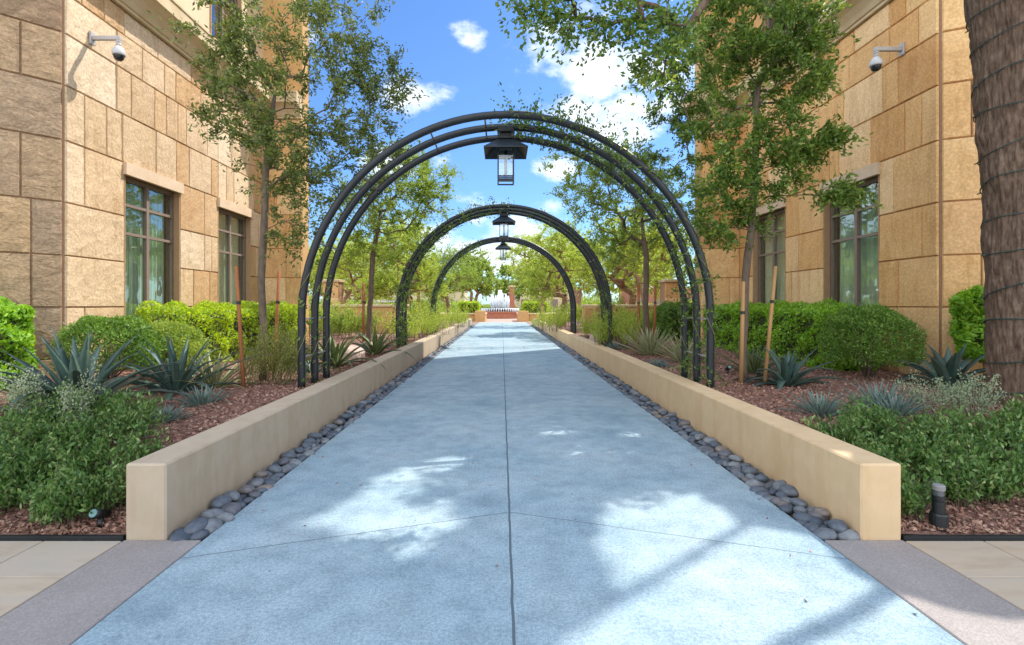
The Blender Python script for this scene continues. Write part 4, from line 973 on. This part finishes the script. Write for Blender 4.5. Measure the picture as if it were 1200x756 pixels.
# ---------------------------------------------------------------- bollard, ground lights
T = empty('bollard_light', (at(1100, 0, 3.37).x, 3.37, .02), 'short black cylindrical bollard light with a clear head in the right bed', 'bollard light')
x, y = T.location.x, T.location.y
g = MB(); g.lathe([(.052, -.03), (.052, .02), (.050, .10), (.046, .112), (.028, .113)], (x, y, .02), 20); g.build('base', M['black'], T)
MB().lathe([(.036, .113), (.036, .190), (.031, .192), (.031, .198), (.036, .20), (.036, .225), (.028, .226)], (x, y, .02), 20).build('body', M['black'], T)
M['capg'] = plain('weathered cap', (.22,.22,.22), .5); M['lens'] = plain('clear lens', (.10,.11,.12), .12); MB().lathe([(.030, .226), (.030, .262)], (x, y, .02), 20).build('lens', M['lens'], T)
MB().lathe([(.036, .262), (.036, .290), (.030, .297), (.004, .298)], (x, y, .02), 20).build('cap', M['capg'], T)
def spot(p, label, a=0):
    T = empty('ground_spotlight', p, label, 'spotlight', 'small ground spotlights'); x, y, z = p
    MB().lathe([(.018, -.05), (.018, .05)], (x, y, z), 10).build('spike', M['black'], T, smooth=True)
    MB().tube([(x, y+.06, z+.05), (x, y-.02, z+.08), (x, y-.06, z+.10)], [.026, .030, .034], 14).build('head', M['black'], T, smooth=True)
    M2 = M.setdefault('teal', plain('teal lens', (.10,.22,.21), .2)); MB().tube([(x, y-.062, z+.101), (x, y-.066, z+.103)], .026, 14).build('lens', M2, T)
spot((at(118, 0, 3.42).x, 3.42, .03), 'small spotlight with a teal lens under the left shrub')
spot((at(853, 0, 8.1).x, 8.1, .42), 'small black spotlight in the mulch left of the near right tree')

# rocks among the agaves at left
T = MB(); 
def rock(p, s, label, seed):
    r = random.Random(seed); import bmesh
    bm = bmesh.new(); bmesh.ops.create_icosphere(bm, subdivisions=3, radius=1)
    ph = [r.uniform(0, 6) for _ in range(6)]
    for v in bm.verts:
        c = v.co; v.co = Vector((c.x*s[0], c.y*s[1], c.z*s[2]))*(1+.14*math.sin(3*c.x+ph[0])+.1*math.sin(4*c.y+ph[1])+.08*math.sin(6*c.z+ph[2]))
    me = bpy.data.meshes.new('rock'); bm.to_mesh(me); bm.free(); me.materials.append(M['rock']); o = bpy.data.objects.new('rock', me); C.objects.link(o); o.location = p; tag(o, label, 'rock', 'boulders')
M['rock'] = surf('pinkish rock', [(.40,.27,.22), (.55,.42,.36)], scale=5, bump=1, bscale=14, bdist=.03)
rock(gp(405, 0, 10.4), (.42, .3, .30), 'pinkish boulder between the two green agaves on the left', 1)
rock(gp(424, 0, 11.8), (.40, .3, .30), 'pinkish boulder left of the green agave by the second tree', 2)
rock(gp(697, 0, 15.6), (.24, .25, .25), 'small pink rock on the right beyond the second arch', 3)

# ---------------------------------------------------------------- far end: planters, fountain, trees
for sx in (-1, 1):
    side = 'left' if sx < 0 else 'right'
    xa, xb = sorted((sx*1.45+.0, sx*6.5)); T = empty('brick_planter', ((xa+xb)/2, 46, 0), 'low tan brick planter %s of the fountain' % side, 'planter', 'brick planters by the fountain')
    g = MB(); g.bbox((xa, 45.4, -.05), (xb, 49, .62), .02); g.build('planter_wall', M['stucco'], T)
    g = MB(); g.bbox((xa-.06, 45.3, .622), (xb+.06, 49.06, .74), .02); g.build('coping', M['lintel'], T)
    g = MB(); xp = sx*1.9; g.bbox((xp-.45, 44.6, -.05), (xp+.45, 45.28, .95), .03); g.build('pier', M['stucco'], T)
    hx = -3.0 if sx < 0 else 2.9
    hedge('clipped_box_hedge', 'rounded clipped box hedge %s of the fountain' % side, (hx-.95, 46.0, .6), (hx+.95+(.3 if sx > 0 else 0), 47.8, 1.75), M['lf_hedge_l'], 220, (.16, .09), 30+sx, 'clipped box hedges by the fountain')
fx, fy = at(586, 0, 56).x, 56
T = empty('fountain', (fx, fy, 0), 'round tiered fountain with white jets of falling water at the end of the walkway', 'fountain')
g = MB(); g.lathe([(2.0, -.05), (2.0, .60), (2.1, .62), (2.1, .74), (1.85, .75), (1.85, .5)], (fx, fy, 0), 40); g.build('basin', M['brick'], T, smooth=False)
g = MB(); g.lathe([(1.0, .5), (1.05, .8), (1.9, 1.0), (2.0, 1.05), (1.95, 1.10), (.3, 1.12)], (fx, fy, 0), 40); g.build('bowl', M['rod'], T)
g = MB(); r_ = random.Random(9)
for k in range(26):
    a = 2*PI*k/26; rr = .95+.12*math.sin(k*2.1); h_ = r_.uniform(2.2, 2.8)
    g.tube([(fx+rr*math.cos(a)*.9, fy+rr*math.sin(a)*.9, 1.1), (fx+rr*math.cos(a)*.97, fy+rr*math.sin(a)*.97, h_*.7+.3), (fx+rr*math.cos(a)*.92, fy+rr*math.sin(a)*.92, h_)], [.10, .08, .03], 6, jit=.2)
for k in range(7):
    a = 2*PI*k/7; g.tube([(fx+.3*math.cos(a), fy+.3*math.sin(a), 1.1), (fx+.2*math.cos(a), fy+.2*math.sin(a), 2.4), (fx+.15*math.cos(a), fy+.15*math.sin(a), 3.1)], [.16, .12, .04], 6, jit=.2)
g.build('water_jets', M['water'], T, smooth=True)
g = MB()
for k in range(50):
    a = 2*PI*k/50; g.tube([(fx+2.0*math.cos(a), fy+2.0*math.sin(a), 1.06), (fx+2.06*math.cos(a), fy+2.06*math.sin(a), .9), (fx+2.02*math.cos(a), fy+2.02*math.sin(a), .72)], [.07, .05, .06], 5, jit=.2)
g.build('water_curtain', M['water'], T, smooth=True)
T = empty('brick_column', (at(600, 0, 62).x, 62, 0), 'narrow red brick column behind the fountain, right of the jets', 'column'); x = T.location.x
g = MB(); g.bbox((x-.32, 61.7, -.05), (x+.32, 62.3, 3.6), .02); g.build('shaft', M['brick'], T); g = MB(); g.bbox((x-.42, 61.6, 3.602), (x+.42, 62.4, 3.8), .03); g.build('cap', M['lintel'], T)
T = empty('pavilion', (at(458, 0, 55).x, 55, 0), 'low white flat roofed pavilion seen above the left garden wall', 'pavilion'); x = T.location.x
g = MB(); g.bbox((x-1.5, 53.5, 1.75), (x+1.5, 56.5, 1.98), .03); g.build('roof', M['white'], T)
for dx in (-1.2, 1.2):
    for dy in (-1.1, 1.1): g = MB(); g.box((x+dx-.08, 55+dy-.08, -.05), (x+dx+.08, 55+dy+.08, 1.748)); g.build('post', M['white'], T)
# distant buildings
for (x0, x1, y_, h_, mt, lb) in ((3, 16, 105, 4.2, 'stucco_pale', 'low pale building behind the far trees right of the fountain'), (-34, -8, 110, 4.6, 'stucco_pale', 'long pale building behind the far trees left of the fountain'), (24, 44, 95, 4.4, 'brick', 'brick red building far behind the trees on the right')):
    T = empty('distant_building', ((x0+x1)/2, y_, 0), lb, 'building', 'distant buildings')
    g = MB(); g.box((x0, y_, -.05), (x1, y_+10, h_)); g.build('wall', M[mt], T); g = MB(); g.bbox((x0-.3, y_-.3, h_+.002), (x1+.3, y_+10.3, h_+.4), .05); g.build('roof', M['lintel'], T)
    nw = int((x1-x0)/3)
    for k in range(nw):
        for fl in range(1): g = MB(); xx = x0+1+k*3; g.box((xx, y_-.06, 1+fl*3), (xx+1.5, y_-.003, 2.6+fl*3)); g.build('window', M['bronze'], T)
g_ = np.random.default_rng(77); cl_ = []; dl_ = []
for k in range(150):
    a = g_.uniform(-1, 1); x_ = a*75; y_ = 92+g_.uniform(0, 30)+abs(a)*-15; rr = g_.uniform(1.5, 4.0); hh = g_.uniform(1.2, 3.4)
    if abs(x_) < 3.2: hh *= .45
    m_ = 380; d_ = unit(m_, g_); d_[:, 2] = abs(d_[:, 2]); cl_.append(np.array((x_, y_, 0))+d_*np.array((rr, rr, hh))*g_.uniform(.6, 1.1, m_)[:, None]); dl_.append(unit(m_, g_))
cl_ = np.concatenate(cl_); tag(quads_obj('treeline', leaves(cl_, np.concatenate(dl_), .55, .3, g_), M['lf_mid']), 'far off belt of green shrubs and trees closing the view', 'treeline', kind='stuff')
R = random.Random(5)
def pv(x, y, h, w_, mat, seed, label, leaf=(.12, .045), nt_=240, ln=100, group='far trees'):
    """multi stemmed spreading tree"""
    tr = [(x, y, -.05), (x+R.uniform(-.15, .15), y, h*.15), (x+R.uniform(-.3, .3), y, h*.32)]
    bl = []
    for k in range(6):
        a = k*PI/3+R.uniform(-.4, .4); rr = w_*R.uniform(.35, .6); bl.append(((x+rr*math.cos(a), y+rr*math.sin(a), h*R.uniform(.42, .8)), (w_*R.uniform(.3, .5), w_*.4, h*R.uniform(.10, .2)), R.uniform(.5, 1.2)))
    bl.append(((x, y, h*.82), (w_*.5, w_*.5, h*.16), 1.4))
    return tree('palo_verde' if mat == 'lf_yel' else 'far_tree', label, tr, .02*h+.03, bl, nt_, ln, leaf, M[mat], M['bark2'], seed, group, twig=h*.20, reach=.6, sides=5, rtip=.012)
M['bark2'] = surf('reddish limbs', [(.22,.12,.07), (.32,.19,.11)], scale=8, bump=.4)
pv(3.2, 27, 6.0, 3.0, 'lf_yel', 101, 'yellow green tree with spreading forked limbs, right of the third arch')
pv(-4.6, 24, 5.6, 2.6, 'lf_yel', 102, 'yellow green tree left of the third arch')
pv(6.0, 24, 6.2, 3.0, 'lf_yel', 103, 'yellow green tree over the right garden wall')
pv(-7.8, 28, 5.5, 3.2, 'lf_yel', 104, 'pale green tree over the left garden wall')
pv(2.9, 36, 7.0, 3.2, 'lf_yel', 105, 'airy yellow green tree right of the fountain by the wall end')
pv(-4.2, 40, 6.0, 2.6, 'lf_mid', 106, 'green tree left of the fountain by the wall end')
pv(9.5, 34, 6.5, 3.5, 'lf_mid', 107, 'green tree behind the second right tree')
pv(-11, 36, 6.0, 3.8, 'lf_yel', 108, 'broad pale tree far left beyond the garden wall')
k = 0
for (x, y, h, w_, mt) in ((-3.5, 66, 8, 4, 'lf_mid'), (4.5, 68, 9, 4, 'lf_oak'), (9, 60, 9, 4.5, 'lf_mid'), (-10, 62, 8, 4.5, 'lf_yel'), (15, 58, 8, 5, 'lf_yel'), (-17, 55, 8, 5, 'lf_mid'), (-5, 85, 11, 5, 'lf_mid'), (1.5, 92, 9, 4.5, 'lf_mid'), (12, 82, 10, 5, 'lf_mid'), (-16, 80, 10, 6, 'lf_yel'), (22, 70, 9, 5.5, 'lf_mid'), (-26, 75, 9, 6, 'lf_mid')):
    k += 1
    side = 'left' if x < 0 else 'right'
    lb = ['feathery tree directly left of the fountain jets', 'dark tree directly right of the brick column', 'second tree right of the fountain', 'yellow tree second left of the fountain', 'yellow tree seen through the second arch right leg', 'green tree far left through the near arch', 'tall hazy tree behind the fountain on the left', 'hazy tree straight behind the fountain', 'tall hazy tree behind the right planter', 'yellow hazy tree behind the left garden wall', 'green tree far right behind the staked tree', 'farthest left green tree behind the pavilion'][k-1]
    pv(x, y, h, w_, mt, 200+k, lb, leaf=(.34, .17), nt_=140, ln=80)

# a few fallen leaves on the walk and paving
n = 90; fx_ = rng.uniform(-1.8, 1.9, n); fy_ = 2+rng.uniform(0, 1, n)**1.3*16; fx_[:30] = np.where(rng.random(30) < .5, -1.78, 1.9)+rng.normal(0, .08, 30); fx_ = np.clip(fx_, -1.88, 2.0)
d = unit(n); d[:, 2] *= .1
tag(quads_obj('fallen_leaves', leaves(np.stack([fx_, fy_, np.full(n, .006)], 1), d, .032, .014, fold=.15), M['chip']), 'few dry fallen leaves scattered over the walkway', 'leaves', kind='stuff')
